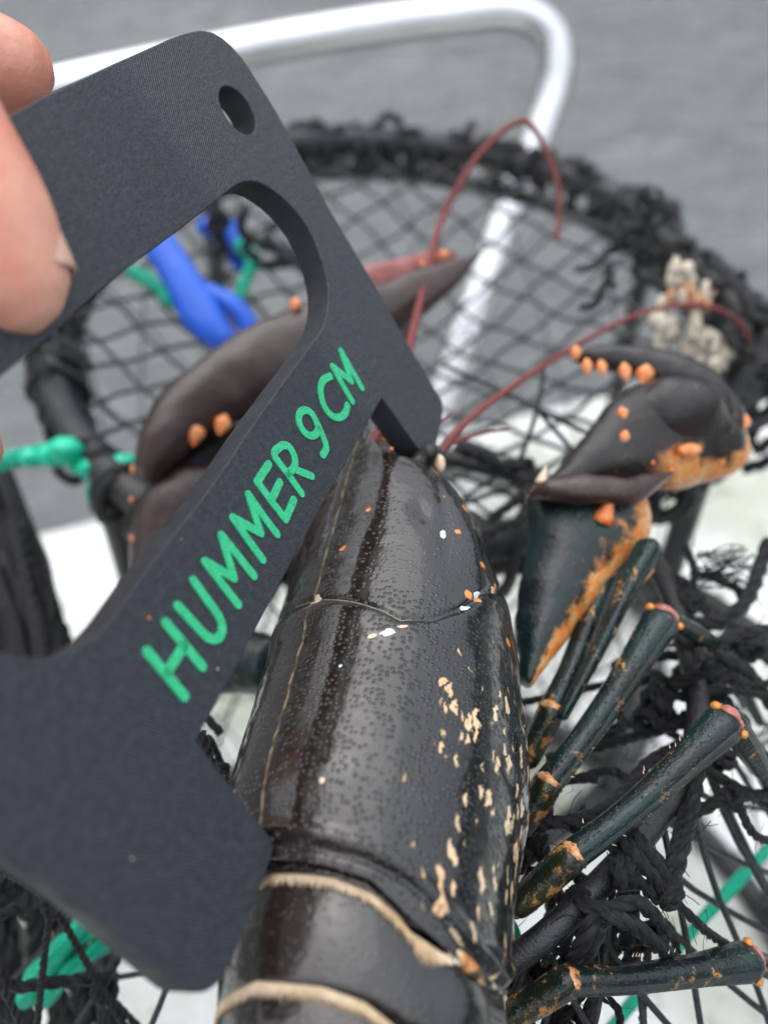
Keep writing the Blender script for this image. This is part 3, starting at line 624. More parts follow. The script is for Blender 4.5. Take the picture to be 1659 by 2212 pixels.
def fleck(px, py, r, el, ang, mat, name='scar'):
    s, t_ = on_shell(px, py); w = sm(S_, W_, s); mb = MB(); V = [lobp(s, t_, shell_dr(s, t_) + .022)]
    for i in range(12):
        a = 6.283 * i / 12; q = random.uniform(.75, 1.2); x, y = math.cos(a) * r * el * q, math.sin(a) * r * q
        ds = x * math.cos(ang) - y * math.sin(ang); dt = (x * math.sin(ang) + y * math.cos(ang)) / w; V.append(lobp(s + ds, t_ + dt, shell_dr(s + ds, t_ + dt) + .006))
    mb.add(V, [(0, 1 + i, 1 + (i + 1) % 12) for i in range(12)]); mb.build(name, mat, lob)
for px, py, r, el, ang, m_ in ((953, 1158, .07, 1.8, .3, 'scar'), (838, 1378, .07, 2.0, 1.2, 'scar'), (805, 1385, .04, 2.2, 1.2, 'cream'), (868, 1365, .035, 2.6, 1.2, 'cream'), (997, 1318, .06, 2.0, .9, 'scar'), (1020, 1290, .06, 2.2, .8, 'scar'), (1052, 1278, .055, 2.2, .9, 'cream'), (1085, 1290, .06, 1.6, .5, 'scar'), (700, 1694, .045, 1.3, 0, 'cream'), (740, 1448, .035, 1, 0, 'scar'), (692, 1302, .075, 1.9, 0, 'cream'), (800, 1110, .05, 1.2, 1, 'peg'), (748, 1193, .06, 1.2, 1.3, 'orange')):
    fleck(px, py, r, el, ang, M[m_])
# body under the carapace
mb = MB(); P = np.array([M0 + F * s - DV * (sm(S_, H_, s) * 1.05) for s in np.linspace(.7, 8.4, 14)])
loft(mb, P, [sm(S_, W_, s) * .86 for s in np.linspace(.7, 8.4, 14)], [sm(S_, H_, s) * .86 for s in np.linspace(.7, 8.4, 14)], k=18, hint=RV); mb.build('thorax', M['dark'], lob)
# spines beside the rostrum, rostral teeth
def spike(mb, base, tip, r): loft(mb, catmull([base, base + (tip - base) * .55, tip], 6), [r, r * .85, r * .62, r * .4, r * .2, r * .04], k=8, cap=False)
mb = MB(); b = lobp(8.55, .62); spike(mb, b - DV * .06, b + F * .42 + DV * .10, .16); sp_ = mb.build('orbital_spine', M['shell'], lob)
mb = MB(); blob(mb, b + F * .40 + DV * .09, .05); mb.build('spine_tip', M['orange'], sp_)
for s, t_ in ((9.5, .8), (9.9, -.6), (9.2, -.9), (9.8, .9)):
    mb = MB(); b = lobp(s, t_); spike(mb, b, b + F * .22 + RV * (.12 if t_ > 0 else -.12), .07); mb.build('rostral_tooth', M['orange'], lob)
# stalked eye and antenna bases
mb = MB(); b = lobp(8.6, 1.0, -.3); tube(mb, [b - F * .2, b + F * .3 + RV * .25, b + F * .45 + RV * .5], [.22, .2, .2], k=12); blob(mb, b + F * .42 + RV * .5, .19, nu=14, nv=10); mb.build('eye', M['dark'], lob)
b = lobp(8.6, 1.45, -.3)
mb = MB(); loft(mb, catmull([b - F * .3, b + F * .35, b + F * .8 + RV * .1], 8), .34, .28, k=12); pd = mb.build('antenna_base', M['arm'], lob)
mb = MB(); blob(mb, b + F * .45 + RV * .30, .14, .22, .2); mb.build('base_spine', M['cream'], pd)
mb = MB(); tube(mb, np.vstack([[b + F * .7 + RV * .1], cps([(985, 935, 23), (1020, 900, 24), (1085, 850, 25.5), (1150, 805, 26.5), (1230, 755, 27.5), (1300, 715, 28.2), (1370, 682, 29), (1430, 665, 29.5), (1480, 658, 30), (1530, 662, 30), (1590, 690, 30), (1622, 740, 30)])]), [.125, .105, .098, .092, .086, .08, .074, .066], k=8, n=70); mb.build('antenna', M['antenna'], lob)
mb = MB(); bl_ = lobp(8.6, -1.3, -.3); tube(mb, np.vstack([[bl_, bl_ + F * .8], cps([(860, 840, 24.5), (892, 715, 26.5), (910, 640, 28), (930, 560, 29), (945, 500, 29.5), (965, 450, 30), (995, 395, 30), (1030, 340, 30), (1085, 283, 30), (1125, 262, 30), (1145, 268, 30), (1172, 310, 30.2), (1195, 365, 30.4), (1207, 425, 30.6), (1203, 520, 30.8)])]), [.16, .13, .118, .11, .105, .098, .09, .078], k=8, n=100); mb.build('antenna', M['antenna'], lob)
for pts in ([(965, 960, 22.3), (1010, 945, 22.8), (1060, 932, 23.4), (1105, 928, 24)], [(930, 940, 22.5), (945, 915, 23), (975, 893, 23.8)]):
    mb = MB(); tube(mb, cps(pts), [.06, .04, .03], k=6); mb.build('antennule', M['antenna'], lob)
mb = MB(); P = np.array([lobp(8.62, t_, .0) for t_ in np.linspace(.62, 1.5, 14)]); loft(mb, P, .05, .03, k=6); mb.build('front_margin', M['orange'], lob)

# abdomen: overlapping plates with a fringe of pale hair, tail bending down
def seg_frame(s):        # s < 0 : distance behind the carapace
    bend = .055 * s * s; p = M0 + F * s - DV * (.56 + bend); sl = -.11 * s; f = nrm(F + DV * sl * 1.0); d = nrm(DV - F * sl); return p, f, d
def seg_pt(s, t, w, h, dr=0):
    p, f, d = seg_frame(s); y = -h + (h + dr) * math.cos(t)
    if abs(t) > 1.45: y -= (abs(t) - 1.45) * .5
    return p + RV * ((w + dr) * math.sin(t)) + d * y
def sag_(a): return float(np.interp(a, [0, .02, .52, .79, .96, 1.07, 1.3, 2.1], [0, .01, .15, .34, .60, .84, 1.05, 1.2]))
segs = [(.5, -.42, 1.9, 1.9), (-.35, -2.05, 2.17, 2.17), (-1.88, -3.6, 2.13, 2.13), (-3.4, -5.0, 1.95, 1.95), (-4.8, -6.4, 1.8, 1.8)]
for gi, (sa, sb, w, h) in enumerate(segs):
    mb = MB(); V = []; UVs = []; ni, nj = 90, 44
    for j in range(nj + 1):
        for i in range(ni + 1):
            t_ = -1.95 + 3.9 * i / ni; q = j / nj; a_ = abs(t_)
            s = sa + (sb - sa) * q - sag_(a_) * (1 - .35 * q) + (.3 * max(0, a_ - 1.3)) * (q - .35)
            dr = -.05 * math.exp(-(q / .05) ** 2) + .06 * math.sin(math.pi * q) - .16 * max(0, q - .86) / .14 + .12 * math.exp(-((a_ - 1.5) / .2) ** 2) * math.sin(math.pi * q) ** .6
            V.append(seg_pt(s, t_, w, h, dr)); UVs.append((t_ * w, s + gi * 7))
    n1 = ni + 1; mb.add(V, [(j * n1 + i, (j + 1) * n1 + i, (j + 1) * n1 + i + 1, j * n1 + i + 1) for j in range(nj) for i in range(ni)], UVs)
    sg = mb.build('tail_segment', M['tail'], lob); md = sg.modifiers.new('thick', 'SOLIDIFY'); md.thickness = .0012; md.offset = -1
    if gi in (1, 2, 3):
        mb = MB()
        for i in range(1900):      # fringe hairs on the front edge
            t_ = random.uniform(-1.3, 1.40); s = sa + .05 - sag_(abs(t_)); lg = random.uniform(.10, .24) * (1.8 if t_ > 1.1 else 1)
            p = seg_pt(s, t_, w, h, .01); q = seg_pt(s - lg, t_ + random.gauss(0, .008), w, h, random.uniform(.03, .06))
            loft(mb, np.array([p, (p + q) / 2 + DV * .02, q]), np.array([.010, .008, .0015]), k=3, cap=False)
        P = np.array([seg_pt(sa + .03 - sag_(abs(t_)), t_, w, h, .0) for t_ in np.linspace(-1.3, 1.40, 50)])
        loft(mb, P, .012, k=6, cap=False); mb.build('hair_fringe', M['fringe'], sg)
    if gi in (1, 2):      # orange corner of the side lobe and tufts of hair
        mb = MB(); c_ = seg_pt(sa - .95, 1.42, w, h, .10); c2 = seg_pt(sa - 1.35, 1.62, w, h, .10); loft(mb, catmull([c_, (c_ + c2) / 2 + DV * .03, c2], 8), [.04, .07, .09, .10, .11, .10, .08, .04], k=10); mb.build('side_lobe', M['collar'], sg)
        mb = MB()
        for i in range(160):
            ti = random.choice((1.42, 1.62)) + random.gauss(0, .035); p = seg_pt(sa - .95 + random.gauss(0, .03), ti, w, h, .02); q = p + F * random.uniform(.25, .5) + DV * random.uniform(.0, .12) + RV * random.uniform(.0, .12)
            loft(mb, np.array([p, (p + q) / 2, q]), np.array([.018, .015, .003]), k=3, cap=False)
        mb.build('hair_tuft', M['fringe'], sg)
mb = MB(); P = np.array([seg_frame(s)[0] - seg_frame(s)[2] * 1.95 for s in np.linspace(-6.5, .3, 12)]); loft(mb, P, 1.7, 1.55, k=16, hint=RV); mb.build('abdomen_core', M['dark'], lob)

# ---- walking legs
def leg_seg(mb, P, ra, rb=None, hint=(.6, .5, -1), k=14, n=24, sq=2.4):
    Q = catmull(P, n); x = np.linspace(0, 1, n); ra_ = interp(np.linspace(0, 1, len(ra)), ra, x); rb_ = ra_ * .82 if rb is None else interp(np.linspace(0, 1, len(rb)), rb, x)
    loft(mb, Q, ra_, rb_, k=k, hint=hint, sq=sq)
def make_leg(base, j1, j2, beyond, r, side=(.6, .6, -.3)):
    """base: hip at the body, j1: first joint, j2: knee; beyond: further joints"""
    root_b = cp(*base); a = cp(*j1); b = cp(*j2); d = nrm(b - a)
    mb = MB(); bow = nrm(np.cross(b - a, -b)) * r * .22; leg_seg(mb, [a, a + (b - a) * .3 + bow, a + (b - a) * .65 + bow * .8, b], [r * .94, r * .90, r * .95, r * 1.06, r * 1.36]); leg = mb.build('walking_leg', M['leg'], lob)
    mb = MB(); leg_seg(mb, [root_b, root_b + (a - root_b) * .5, a - d * .10], [r * .85, r * .98, r * 1.0]); mb.build('upper_joint', M['leg_joint'], leg)
    mb = MB(); loft(mb, np.array([a - d * .05, a - d * .01, a + d * .03]), [r * .98, r * 1.06, r * .98], [r * .84, r * .90, r * .82], k=16, hint=(.6, .5, -1)); mb.build('joint_collar', M['collar'], leg)
    sd_ = nrm(np.cross(d, nrm(-b))); 
    mb = MB(); blob(mb, b + d * r * .75 + nrm(-b) * r * .2, r * 1.02, r * .74, r * .66, nu=14, nv=10, ax=np.stack([sd_, nrm(np.cross(sd_, d)), d])); mb.build('knee_membrane', M['pink'], leg)
    for s in (1, -1):
        mb = MB(); blob(mb, b + sd_ * s * r * 1.15 + d * r * .6 + nrm(-b) * r * .3, r * .34, r * .30, r * .46); mb.build('knee_knob', M['knob'], leg)
    prev = b + d * r * .7
    for q, rr in beyond:
        q = cp(*q); mb = MB(); leg_seg(mb, [prev, prev + (q - prev) * .5, q], [r * rr * 1.0, r * rr * 1.05, r * rr * .8]); mb.build('lower_segment', M['leg'], leg); prev = q
    mb = MB()          # stiff bristles
    for _ in range(14):
        u = random.uniform(.05, 1); p = a + (b - a) * u; n_ = nrm(sd_ * random.choice((-1, 1)) + nrm(-b) * random.uniform(-.2, .6)); q = p + n_ * r * 1.0; spike(mb, q, q + n_ * .08 + d * .06, .012)
    mb.build('bristle', M['cream'], leg)
    return leg
make_leg((1090, 2200, 16.6), (1232, 2120, 16.6), (1610, 2078, 18.2), [((1760, 2130, 19.5), .85), ((1900, 2300, 22), .6)], .30)
make_leg((1118, 1955, 17.4), (1240, 1845, 17.3), (1560, 1567, 18.4), [((1640, 1660, 19.6), 1.0), ((1730, 1830, 22), .6)], .31)
make_leg((1120, 1790, 18.6), (1185, 1690, 18.6), (1425, 1345, 20.4), [((1560, 1400, 22.4), .8), ((1640, 1560, 24), .55)], .315)
make_leg((1140, 1640, 19.8), (1192, 1530, 19.9), (1300, 1262, 21.6), [((1385, 1180, 22), .9)], .30)
# folded shank of the front leg
mb = MB(); leg_seg(mb, cps([(1400, 1185, 21.2), (1370, 1240, 20.9), (1300, 1385, 20.2), (1215, 1545, 19.6)]), [.32, .30, .20, .17, .14]); fl_ = mb.build('leg_shank', M['leg'], lob)
mb = MB(); loft(mb, cps([(1395, 1195, 21.4), (1400, 1230, 21.4), (1370, 1275, 21.2)]), [.1, .14, .05], k=8); mb.build('shank_edge', M['flame'], fl_)
mb = MB(); loft(mb, cps([(1235, 1425, 22.5), (1270, 1395, 22.8), (1300, 1375, 23)]), [.10, .22, .28], k=10); mb.build('mouth_palp', M['pink'], lob)
# pale arthrodial skin at the hip of the last leg
mb = MB()
for p, r in (((1050, 2130, 16.9), .34), ((1062, 2170, 16.8), .32), ((1085, 2010, 17.6), .24), ((1080, 2200, 16.7), .3)): blob(mb, cp(*p), r, r * 1.3, r, jitter=.06, nu=14, nv=10)
mb.build('hip_membrane', M['cream'], lob)

# ---- claws
VH = np.array([0, 0, -1.0])
def slab(mb, pts, half, thick, n=40, k=28, sq=2.3, wob=.02):
    """flattened limb: pts (px,py,z) centre line, half width across it in the picture plane, half thickness in depth (cm)"""
    P = catmull(cps(pts), n); x = np.linspace(0, 1, n); u = np.linspace(0, 1, len(half)); uh = np.linspace(0, 1, len(thick))
    T = np.gradient(P, axis=0); Bn = np.cross(T, P); Bn /= np.linalg.norm(Bn, axis=1)[:, None]
    sp = lambda V, x_: catmull(np.array([[q, 0, 0] for q in V], float), n)[:, 0]
    ph = random.random() * 6; h = np.maximum(sp(half, x) * (1 + wob * np.sin(x * 17 + ph) + wob * .7 * np.sin(x * 31 + ph * 2)), .02); th_ = np.maximum(sp(thick, x), .02)
    Tn = T / np.linalg.norm(T, axis=1)[:, None]; Nn = np.cross(Tn, Bn)
    a = np.linspace(0, 2 * math.pi, k, endpoint=False); ca = np.sign(np.cos(a)) * np.abs(np.cos(a)) ** (2 / sq); sa_ = np.sign(np.sin(a)) * np.abs(np.sin(a)) ** (2 / sq)
    V = P[:, None] + Bn[:, None] * (h[:, None] * ca)[..., None] + Nn[:, None] * (th_[:, None] * sa_)[..., None]
    f = [(i * k + j, i * k + (j + 1) % k, (i + 1) * k + (j + 1) % k, (i + 1) * k + j) for i in range(n - 1) for j in range(k)]
    f += [tuple(range(k - 1, -1, -1)), tuple((n - 1) * k + j for j in range(k))]
    O = Bn[:, None] * ca[None, :, None] + Nn[:, None] * sa_[None, :, None]
    fade = np.minimum(1, np.minimum(h, th_) / .3)
    for i in range(n):
        for j in range(k):
            q = Vector(V[i, j]); V[i, j] += O[i, j] * fade[i] * (.07 * noise.noise(q * 1.3) + .035 * noise.noise(q * 3.1) + .012 * noise.noise(q * 7.0))
    uv = np.stack(np.broadcast_arrays(ca[None], x[:, None]), -1).reshape(-1, 2)
    mb.add(V.reshape(-1, 3), f, uv); return mb
def pegs(parent, lst, mat='peg', name='tooth'):
    for px, py, z, r, el in lst:
        mb = MB(); c = cp(px, py, z); g_ = nrm(np.array([random.uniform(-.35, .15), 1, random.uniform(-.5, -.1)])); loft(mb, catmull([c - g_ * r * el * .9, c, c + g_ * r * el * 1.0], 9), [r * .55, r * .85, r * 1.0, r * 1.02, r * .95, r * .82, r * .62, r * .40, r * .14], k=12); mb.build(name, M[mat], parent)
# big claw behind the gauge
mb = MB(); slab(mb, [(330, 1320, 26), (340, 1230, 26.2), (362, 1130, 26.6), (400, 1075, 26.9), (480, 1030, 27.3), (580, 960, 27.6), (690, 870, 28), (790, 780, 28.4), (870, 705, 28.8), (925, 650, 29.2)],
        [.55, .75, 1.0, 1.0, .72, .75, .75, .65, .45, .1], [.7, 1.0, 1.25, 1.3, 1.0, .85, .8, .65, .5, .1], n=60)
big = mb.build('big_claw', M['claw_b'], lob)
mb = MB(); slab(mb, [(322, 1030, 26.4), (345, 970, 26.3), (398, 898, 26.5), (470, 848, 26.8), (560, 795, 27.1), (670, 738, 27.5), (780, 692, 28), (870, 652, 28.4), (960, 598, 28.8), (1036, 550, 29)],
        [.35, .68, .88, 1.08, 1.2, 1.08, .88, .74, .48, .03], [.7, .95, 1.0, .95, .9, .8, .65, .5, .3, .03], n=60)
mb.build('movable_finger', M['claw_b'], big)
mb = MB(); slab(mb, [(720, 650, 28.6), (790, 612, 28.8), (870, 590, 29), (930, 568, 29.3), (982, 548, 29.7)], [.3, .50, .48, .36, .1], [.3, .3, .3, .25, .1], n=30); mb.build('finger_underside', mat_simple('rose_shell', (.20, .05, .045), (.28, .08, .07), .22, 200), big)
mb = MB(); slab(mb, [(395, 1035, 27.6), (440, 1000, 27.8), (520, 940, 28)], [.5, .7, .6], [.4, .5, .4], n=16); mb.build('gape_shade_fill', M['dark'], big)  # near-black filler behind the gap stands in for the shade between the fingers
pegs(big, [(420, 940, 25.9, .30, 1.05), (480, 920, 26.0, .24, 1.2), (958, 552, 28.8, .17, .7), (912, 572, 28.7, .12, .7), (637, 660, 26.9, .17, 1.1), (284, 1080, 26.2, .08, 1), (288, 1015, 26.4, .08, 1.6), (290, 1165, 25.9, .13, 1), (303, 1190, 25.7, .16, .8)])
# wrist and arm of the big claw (mostly behind the gauge)
mb = MB(); slab(mb, [(330, 1300, 26), (400, 1360, 25), (500, 1420, 24), (600, 1440, 23)], [.5, .9, .9, .7], [.6, .8, .8, .7], n=24); mb.build('claw_wrist', M['arm'], big)
# smaller claw on the right
mb = MB(); slab(mb, [(1172, 1052, 23.2), (1230, 1030, 23.3), (1320, 985, 23.6), (1410, 945, 24), (1490, 935, 24.3), (1555, 945, 24.6), (1590, 930, 24.9)],
        [.10, .42, .95, 1.42, 1.45, 1.05, .5], [.25, .5, .75, .85, .8, .65, .35], n=50, k=26)
sm_ = mb.build('small_claw', M['claw_e'], lob)
mb = MB(); slab(mb, [(1238, 772, 25.6), (1290, 772, 25.4), (1360, 778, 25.2), (1440, 800, 25), (1510, 840, 24.8), (1560, 895, 24.7), (1580, 945, 24.7)],
        [.16, .32, .44, .54, .60, .56, .40], [.16, .3, .4, .48, .5, .5, .4], n=40); df = mb.build('movable_finger', M['claw'], sm_)
pegs(df, [(1243, 765, 25.3, .16, 1.1), (1268, 795, 25.1, .15, 1.45), (1300, 797, 25.0, .15, 1.45), (1350, 806, 24.8, .17, 1.5), (1392, 812, 24.6, .24, 1.1)])
pegs(sm_, [(1345, 895, 23.2, .15, 1), (1347, 947, 23.0, .14, 1.15), (1605, 915, 24.4, .18, 1.2), (1520, 868, 23.9, .07, 1)], 'peg', 'tubercle')
mb = MB(); c = cp(1488, 972, 23.25); blob(mb, c, .34, .18, .2, nu=14, nv=10, ax=np.array([[.95, -.1, .2], [.1, .95, 0], [-.2, 0, .95]])); mb.build('tubercle', M['peg'], sm_)
mb = MB(); slab(mb, [(1545, 880, 23.9), (1556, 905, 23.85), (1572, 940, 23.9)], [.02, .07, .02], [.1, .12, .05], n=12); mb.build('hinge_skin', M['pink'], sm_)
mb = MB(); slab(mb, [(1345, 930, 23.95), (1420, 893, 23.65), (1490, 890, 23.65), (1570, 925, 24.1)], [.15, .74, .86, .3], [.2, .5, .55, .3], n=26); mb.build('palm_bulge', M['claw'], sm_)
pegs(sm_, [(1410, 1000, 22.9, .05, 1), (1450, 1015, 22.9, .05, 1), (1560, 1000, 23.6, .06, 1), (1300, 960, 23.0, .05, 1.2), (1530, 860, 23.9, .07, .8)], 'orange', 'tubercle')
for px, py, z in ((1225, 1000, 23.3), (1268, 972, 23.3), (1300, 945, 23.4), (1325, 918, 23.5)):
    mb = MB(); b = cp(px, py, z); spike(mb, b, b + np.array([-.10, -.14, -.04]), .07); mb.build('edge_spine', M['claw_e'], sm_)
mb = MB()
for _ in range(70):
    px, py = random.choice(((1150, 1075), (1445, 1045), (1580, 965), (1170, 1060))); b = cp(px + random.gauss(0, 10), py + random.gauss(0, 8), 22.6 if px < 1500 else 24.2); d_ = rng.normal(0, .12, 3) + np.array([0, -.12, -.05]); loft(mb, np.array([b, b + d_ * .6, b + d_]), np.array([.008, .006, .002]), k=3, cap=False)
mb.build('bristle', M['fringe'], sm_)
# wrist and arm of the small claw
mb = MB(); slab(mb, [(1150, 1072, 22.0), (1200, 1058, 21.7), (1270, 1058, 21.6), (1350, 1060, 21.8), (1450, 1024, 22.4)], [.12, .30, .36, .34, .05], [.2, .5, .6, .5, .1], n=30); mb.build('claw_wrist', M['claw_b'], sm_)
mb = MB(); slab(mb, [(1275, 1055, 22.8), (1270, 1110, 22.5), (1240, 1190, 22), (1195, 1290, 21.3), (1160, 1390, 20.6), (1138, 1475, 20)], [1.2, 1.55, 1.22, .82, .5, .16], [.6, .95, .9, .75, .5, .2], n=50, sq=1.75); arm = mb.build('claw_arm', M['arm_e'], sm_)
mb = MB(); b = cp(1300, 1125, 21.5); spike(mb, b, cp(1325, 1070, 21.3), .27); mb.build('arm_spine', M['orange'], arm)
mb = MB(); b = cp(1168, 1045, 22.2); spike(mb, b, cp(1180, 1005, 22.2), .16); mb.build('arm_spine', M['cream'], arm)

# ================================================================== MEASURING GAUGE
GN = np.array([-0.78846159, 0.2561867, 0.5591929]); gA = cp(425, 1600, 13.52); GD = GN @ gA
def gp(px, py):
    r = cp(px, py, 1.0); return r * (GD / (GN @ r))
gB = gp(828, 862); GU = nrm(gB - gA); GV = np.cross(GN, GU)
def g2(px, py): d = gp(px, py) - gA; return np.array([d @ GU, d @ GV])
outer = [(-60, 292), (0, 262), (60, 228), (120, 196), (250, 135), (370, 82), (418, 67), (445, 66), (480, 80), (520, 120), (560, 180), (600, 245), (660, 355), (720, 465), (800, 598), (880, 740), (940, 840), (955, 866), (957, 890), (948, 940), (938, 972), (928, 985), (916, 985), (872, 924), (832, 868), (822, 866), (780, 940), (700, 1084), (600, 1272), (500, 1462), (428, 1594), (430, 1606), (500, 1700), (575, 1796), (590, 1815), (591, 1835), (582, 1866), (560, 1925), (530, 2005), (500, 2080), (482, 2112), (455, 2138), (425, 2145), (398, 2135), (350, 2096), (250, 2012), (150, 1932), (0, 1832), (-150, 1745), (-270, 1640), (-330, 1400), (-320, 900), (-260, 480), (-160, 350)]
cut = [(0, 815), (50, 775), (100, 735), (175, 665), (260, 592), (390, 495), (460, 440), (500, 407), (525, 394), (555, 392), (590, 410), (630, 445), (665, 490), (690, 545), (706, 600), (710, 650), (700, 700), (675, 740), (645, 781), (590, 856), (540, 926), (500, 988), (450, 1060), (400, 1124), (350, 1186), (310, 1240), (275, 1290), (240, 1338), (200, 1378), (150, 1408), (100, 1420), (50, 1418), (0, 1408), (-60, 1380), (-120, 1280), (-130, 1000), (-80, 880)]
hole = []
hc = (g2(480, 185) + g2(548, 290)) / 2
for i in range(28): a = 6.283 * i / 28; hole.append(hc + .50 * np.array([math.cos(a), math.sin(a)]))
GT = .60
def smooth_loop(P):
    P = np.array(P); out = []
    for i in range(len(P)):
        a, b, c, d = P[i - 1], P[i], P[(i + 1) % len(P)], P[(i + 2) % len(P)]
        for u in (0, .5): out.append(b * (1 - u) + c * u if u == 0 or np.linalg.norm(c - b) > 1.2 else .5 * (2 * b + (c - a) * u + (2 * a - 5 * b + 4 * c - d) * u * u + (3 * b - a - 3 * c + d) * u ** 3))
    return out
cu = bpy.data.curves.new('gauge_outline', 'CURVE'); cu.dimensions = '2D'; cu.fill_mode = 'BOTH'
for loop in (smooth_loop([g2(*p) for p in outer]), smooth_loop([g2(*p) for p in cut]), hole):
    sp = cu.splines.new('POLY'); sp.points.add(len(loop) - 1); sp.use_cyclic_u = True
    for q, p in zip(sp.points, loop): q.co = (p[0], p[1], 0, 1)
cu.extrude = GT / 2 - .03; cu.bevel_depth = .03; cu.bevel_resolution = 2; cu.offset = -.03
tmp = bpy.data.objects.new('tmp_outline', cu); COL.objects.link(tmp); dg = bpy.context.evaluated_depsgraph_get()
gm = bpy.data.meshes.new_from_object(tmp.evaluated_get(dg)); bpy.data.objects.remove(tmp); bpy.data.curves.remove(cu)
nv = len(gm.vertices); co = np.zeros(nv * 3); gm.vertices.foreach_get('co', co); co = co.reshape(-1, 3)
faces = [tuple(p.vertices) for p in gm.polygons]; bpy.data.meshes.remove(gm)
GCEN = gA + GN * GT / 2
P3 = GCEN + co[:, :1] * GU + co[:, 1:2] * GV + co[:, 2:] * GN
gauge = empty('lobster_gauge', GCEN, 'charcoal plastic lobster measuring gauge with mint green lettering', 'gauge')
mb = MB(); mb.add(P3, faces, co[:, :2]); plate = mb.build('plate', M['gauge'], gauge, smooth=False)
# consistent outward normals and a crisp bevel
bmm = bmesh.new(); bmm.from_mesh(plate.data); bmesh.ops.remove_doubles(bmm, verts=bmm.verts, dist=1e-6); bmesh.ops.recalc_face_normals(bmm, faces=bmm.faces); bmm.to_mesh(plate.data); bmm.free()
plate.data.materials.append(M['gauge_side_shaded'])
for p in plate.data.polygons:
    nrm_c = np.array(to_cam(np.array(p.normal)[None] + np.array([0, 0, CAMZ]))[0]); nrm_c /= np.linalg.norm(nrm_c)
    if abs(nrm_c @ GN) < .5: p.material_index = 1; p.use_smooth = True
# lettering
LET = {
 'H': [[(318, 1408), (398, 1504)], [(358, 1346), (437, 1440)], [(358, 1456), (398, 1394)]],
 'U': [[(384, 1309), (412, 1340), (440, 1370), (452, 1379), (464, 1381), (475, 1374), (480, 1358), (476, 1340), (466, 1322), (440, 1286), (418, 1255)]],
 'M': [[(514, 1306), (478, 1260), (443, 1214), (505, 1249), (478, 1157), (513, 1200), (548, 1244)]],
 'M.': [[(567, 1209), (534, 1164), (503, 1119), (563, 1152), (536, 1069), (566, 1112), (598, 1154)]],
 'E': [[(580, 1003), (555, 1041), (585, 1082), (616, 1122), (634, 1080)], [(586, 1080), (604, 1042)]],
 'R': [[(651, 1066), (621, 1024), (592, 984), (604, 966), (614, 962), (626, 968), (635, 986), (637, 1002), (631, 1014), (621, 1024)], [(632, 1012), (652, 1021), (673, 1029)]],
 '9': [[(684, 914), (673, 894), (658, 886), (647, 893), (645, 910), (653, 929), (666, 941), (679, 940), (687, 927), (684, 914), (694, 936), (702, 956), (704, 969), (697, 983)]],
 'C': [[(713, 813), (699, 820), (692, 838), (694, 860), (703, 884), (717, 899), (732, 902), (745, 893), (750, 876)]],
 'M..': [[(760, 867), (738, 829), (718, 792), (758, 824), (736, 759), (758, 798), (781, 838)]],
}
for ch, strokes in LET.items():
    mb = MB()
    for st in strokes:
        P = np.array([gp(*p) for p in st]) - GN * .012
        if ch in 'U9C' or (ch == 'R' and len(st) > 4): P = catmull(P, len(P) * 3)
        # flat rounded stroke: discs and bars in the plate plane
        rad = .083 if ch in 'H' else .078
        for i in range(len(P) - 1):
            d = P[i + 1] - P[i]; ln = np.linalg.norm(d)
            if ln < 1e-5: continue
            d /= ln; n_ = np.cross(GN, d); ring = []
            for q in np.linspace(math.pi / 2, 1.5 * math.pi, 9): ring.append(P[i] + d * math.cos(q) * rad + n_ * math.sin(q) * rad)
            for q in np.linspace(-math.pi / 2, math.pi / 2, 9): ring.append(P[i + 1] + d * math.cos(q) * rad + n_ * math.sin(q) * rad)
            m_ = len(ring); lift = GN * .0006 * (i % 5); V = np.array(ring + ring) ; V[:m_] -= GN * .006 + lift; V[m_:] += GN * .02; mid = V[:m_].mean(0); V[:m_] = V[:m_] + (mid - V[:m_]) * 0.0
            mb.add(V, [tuple(range(m_))] + [(a_, (a_ + 1) % m_, m_ + (a_ + 1) % m_, m_ + a_) for a_ in range(m_)])
    mb.build('letter', M['letter'], gauge, smooth=False)
# specks of dried salt and shell on the plate
for px, py, r, c_ in ((470, 1445, .02, 'cream'), (322, 1335, .025, 'orange'), (395, 2157 - 2, .0, 'cream'), (392, 1405 - 240, .012, 'cream'), (285, 1310 + 545, .015, 'cream')):
    if r > 0: mb = MB(); blob(mb, gp(px, py) - GN * .01, r, jitter=.2, nu=6, nv=4); mb.build('speck', M[c_], gauge)

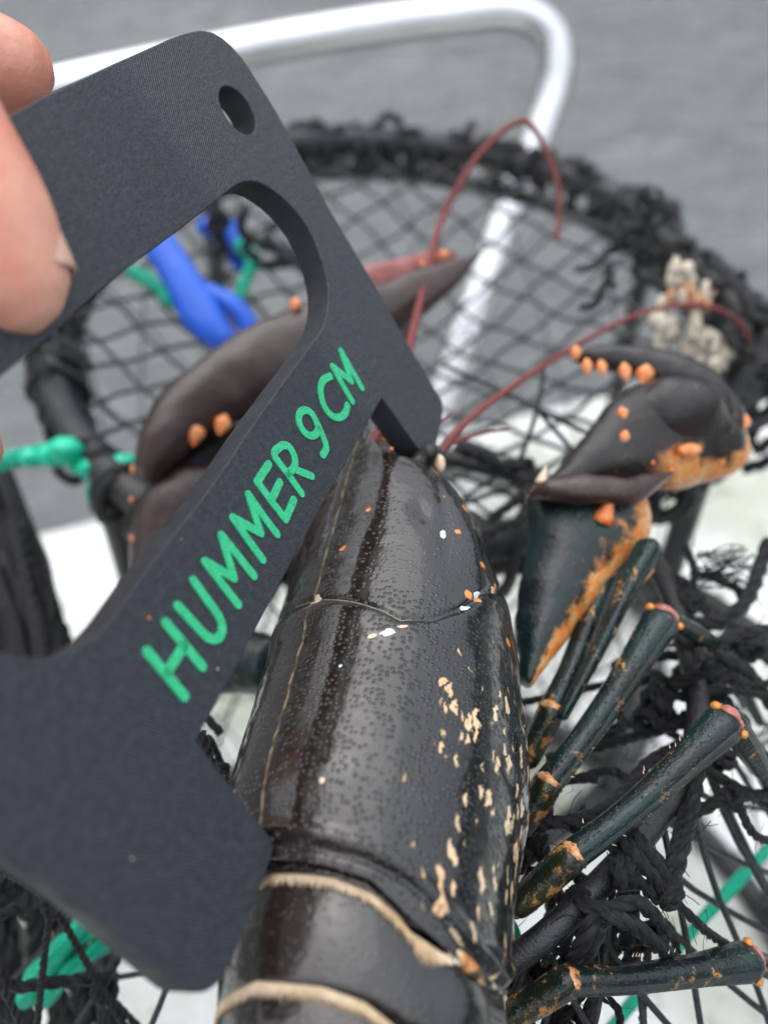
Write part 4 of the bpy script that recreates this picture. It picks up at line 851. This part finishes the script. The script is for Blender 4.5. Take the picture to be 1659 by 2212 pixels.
# ================================================================== HAND
person = empty('person', cp(-300, 500, 13), 'bare hand pinching the gauge between thumb and fingers', 'person')
mb = MB()
def fing(pts, rad, n=26): P = catmull(cps(pts) * 1.05, n); loft(mb, P, catmull(np.array([[q * 1.05, 0, 0] for q in rad], float), n)[:, 0], k=20)
fing([(14, 596, 12.35), (-42, 480, 12.2), (-120, 330, 12.1), (-230, 170, 12.3), (-420, 80, 13)], [.86, .97, .96, 1.05, 1.35])                 # thumb
fing([(12, 150, 17.0), (-80, 130, 16.6), (-230, 130, 15.8), (-420, 180, 15)], [.90, .98, 1.02, 1.15])                                         # index finger
fing([(-75, 975, 16.5), (-160, 830, 16.8), (-300, 640, 16.5), (-480, 480, 16)], [.68, .8, .95, 1.1])                                           # middle finger
fing([(-170, 1150, 16.5), (-260, 1000, 16.8), (-380, 800, 16.6), (-540, 620, 16)], [.62, .78, .9, 1.05])                                       # ring finger
fing([(-300, 1280, 16.5), (-380, 1130, 16.8), (-480, 940, 16.6), (-600, 760, 16)], [.55, .66, .78, .95])                                       # little finger
fing([(-420, 120, 14), (-520, 300, 15), (-600, 600, 15.6)], [1.5, 2.0, 1.6]); fing([(-480, 200, 14.5), (-700, 250, 15), (-1000, 250, 16), (-1600, 300, 18)], [1.8, 2.2, 2.3, 2.8])
hand = mb.build('hand', M['skin'], person)
rm = hand.modifiers.new('skin_join', 'REMESH'); rm.mode = 'VOXEL'; rm.voxel_size = .0008; rm.use_smooth_shade = True
smm = hand.modifiers.new('soften', 'SMOOTH'); smm.factor = .5; smm.iterations = 10
# thumb nail: curved plate on the far-right side of the thumb tip
mb = MB(); c0 = cp(14, 596, 12.35) * 1.05; ax = nrm(cp(14, 596, 12.35) - cp(-42, 480, 12.2)); nn = nrm(np.array([.86, -.2, .40])); nn = nrm(nn - ax * (nn @ ax)); bb = np.cross(ax, nn); V = []
for i in range(15):
    for j in range(13):
        u = -1.05 + 2.1 * i / 14; al = -.95 + 1.85 * j / 12; rr = .930 - .065 * u ** 2; edge = .06 * (max(0, -al) / .95) ** 3
        V.append(c0 + ax * (al * .58 - .26 - .10 * u * u) + (nn * math.cos(u * .75) + bb * math.sin(u * .75)) * (rr - edge - .03 * max(0, al) ** 2))
mb.add(V, [(i * 13 + j, i * 13 + j + 1, (i + 1) * 13 + j + 1, (i + 1) * 13 + j) for i in range(14) for j in range(12)]); nl = mb.build('thumb_nail', M['nail'], person)
md = nl.modifiers.new('thick', 'SOLIDIFY'); md.thickness = .0005; md.offset = 0
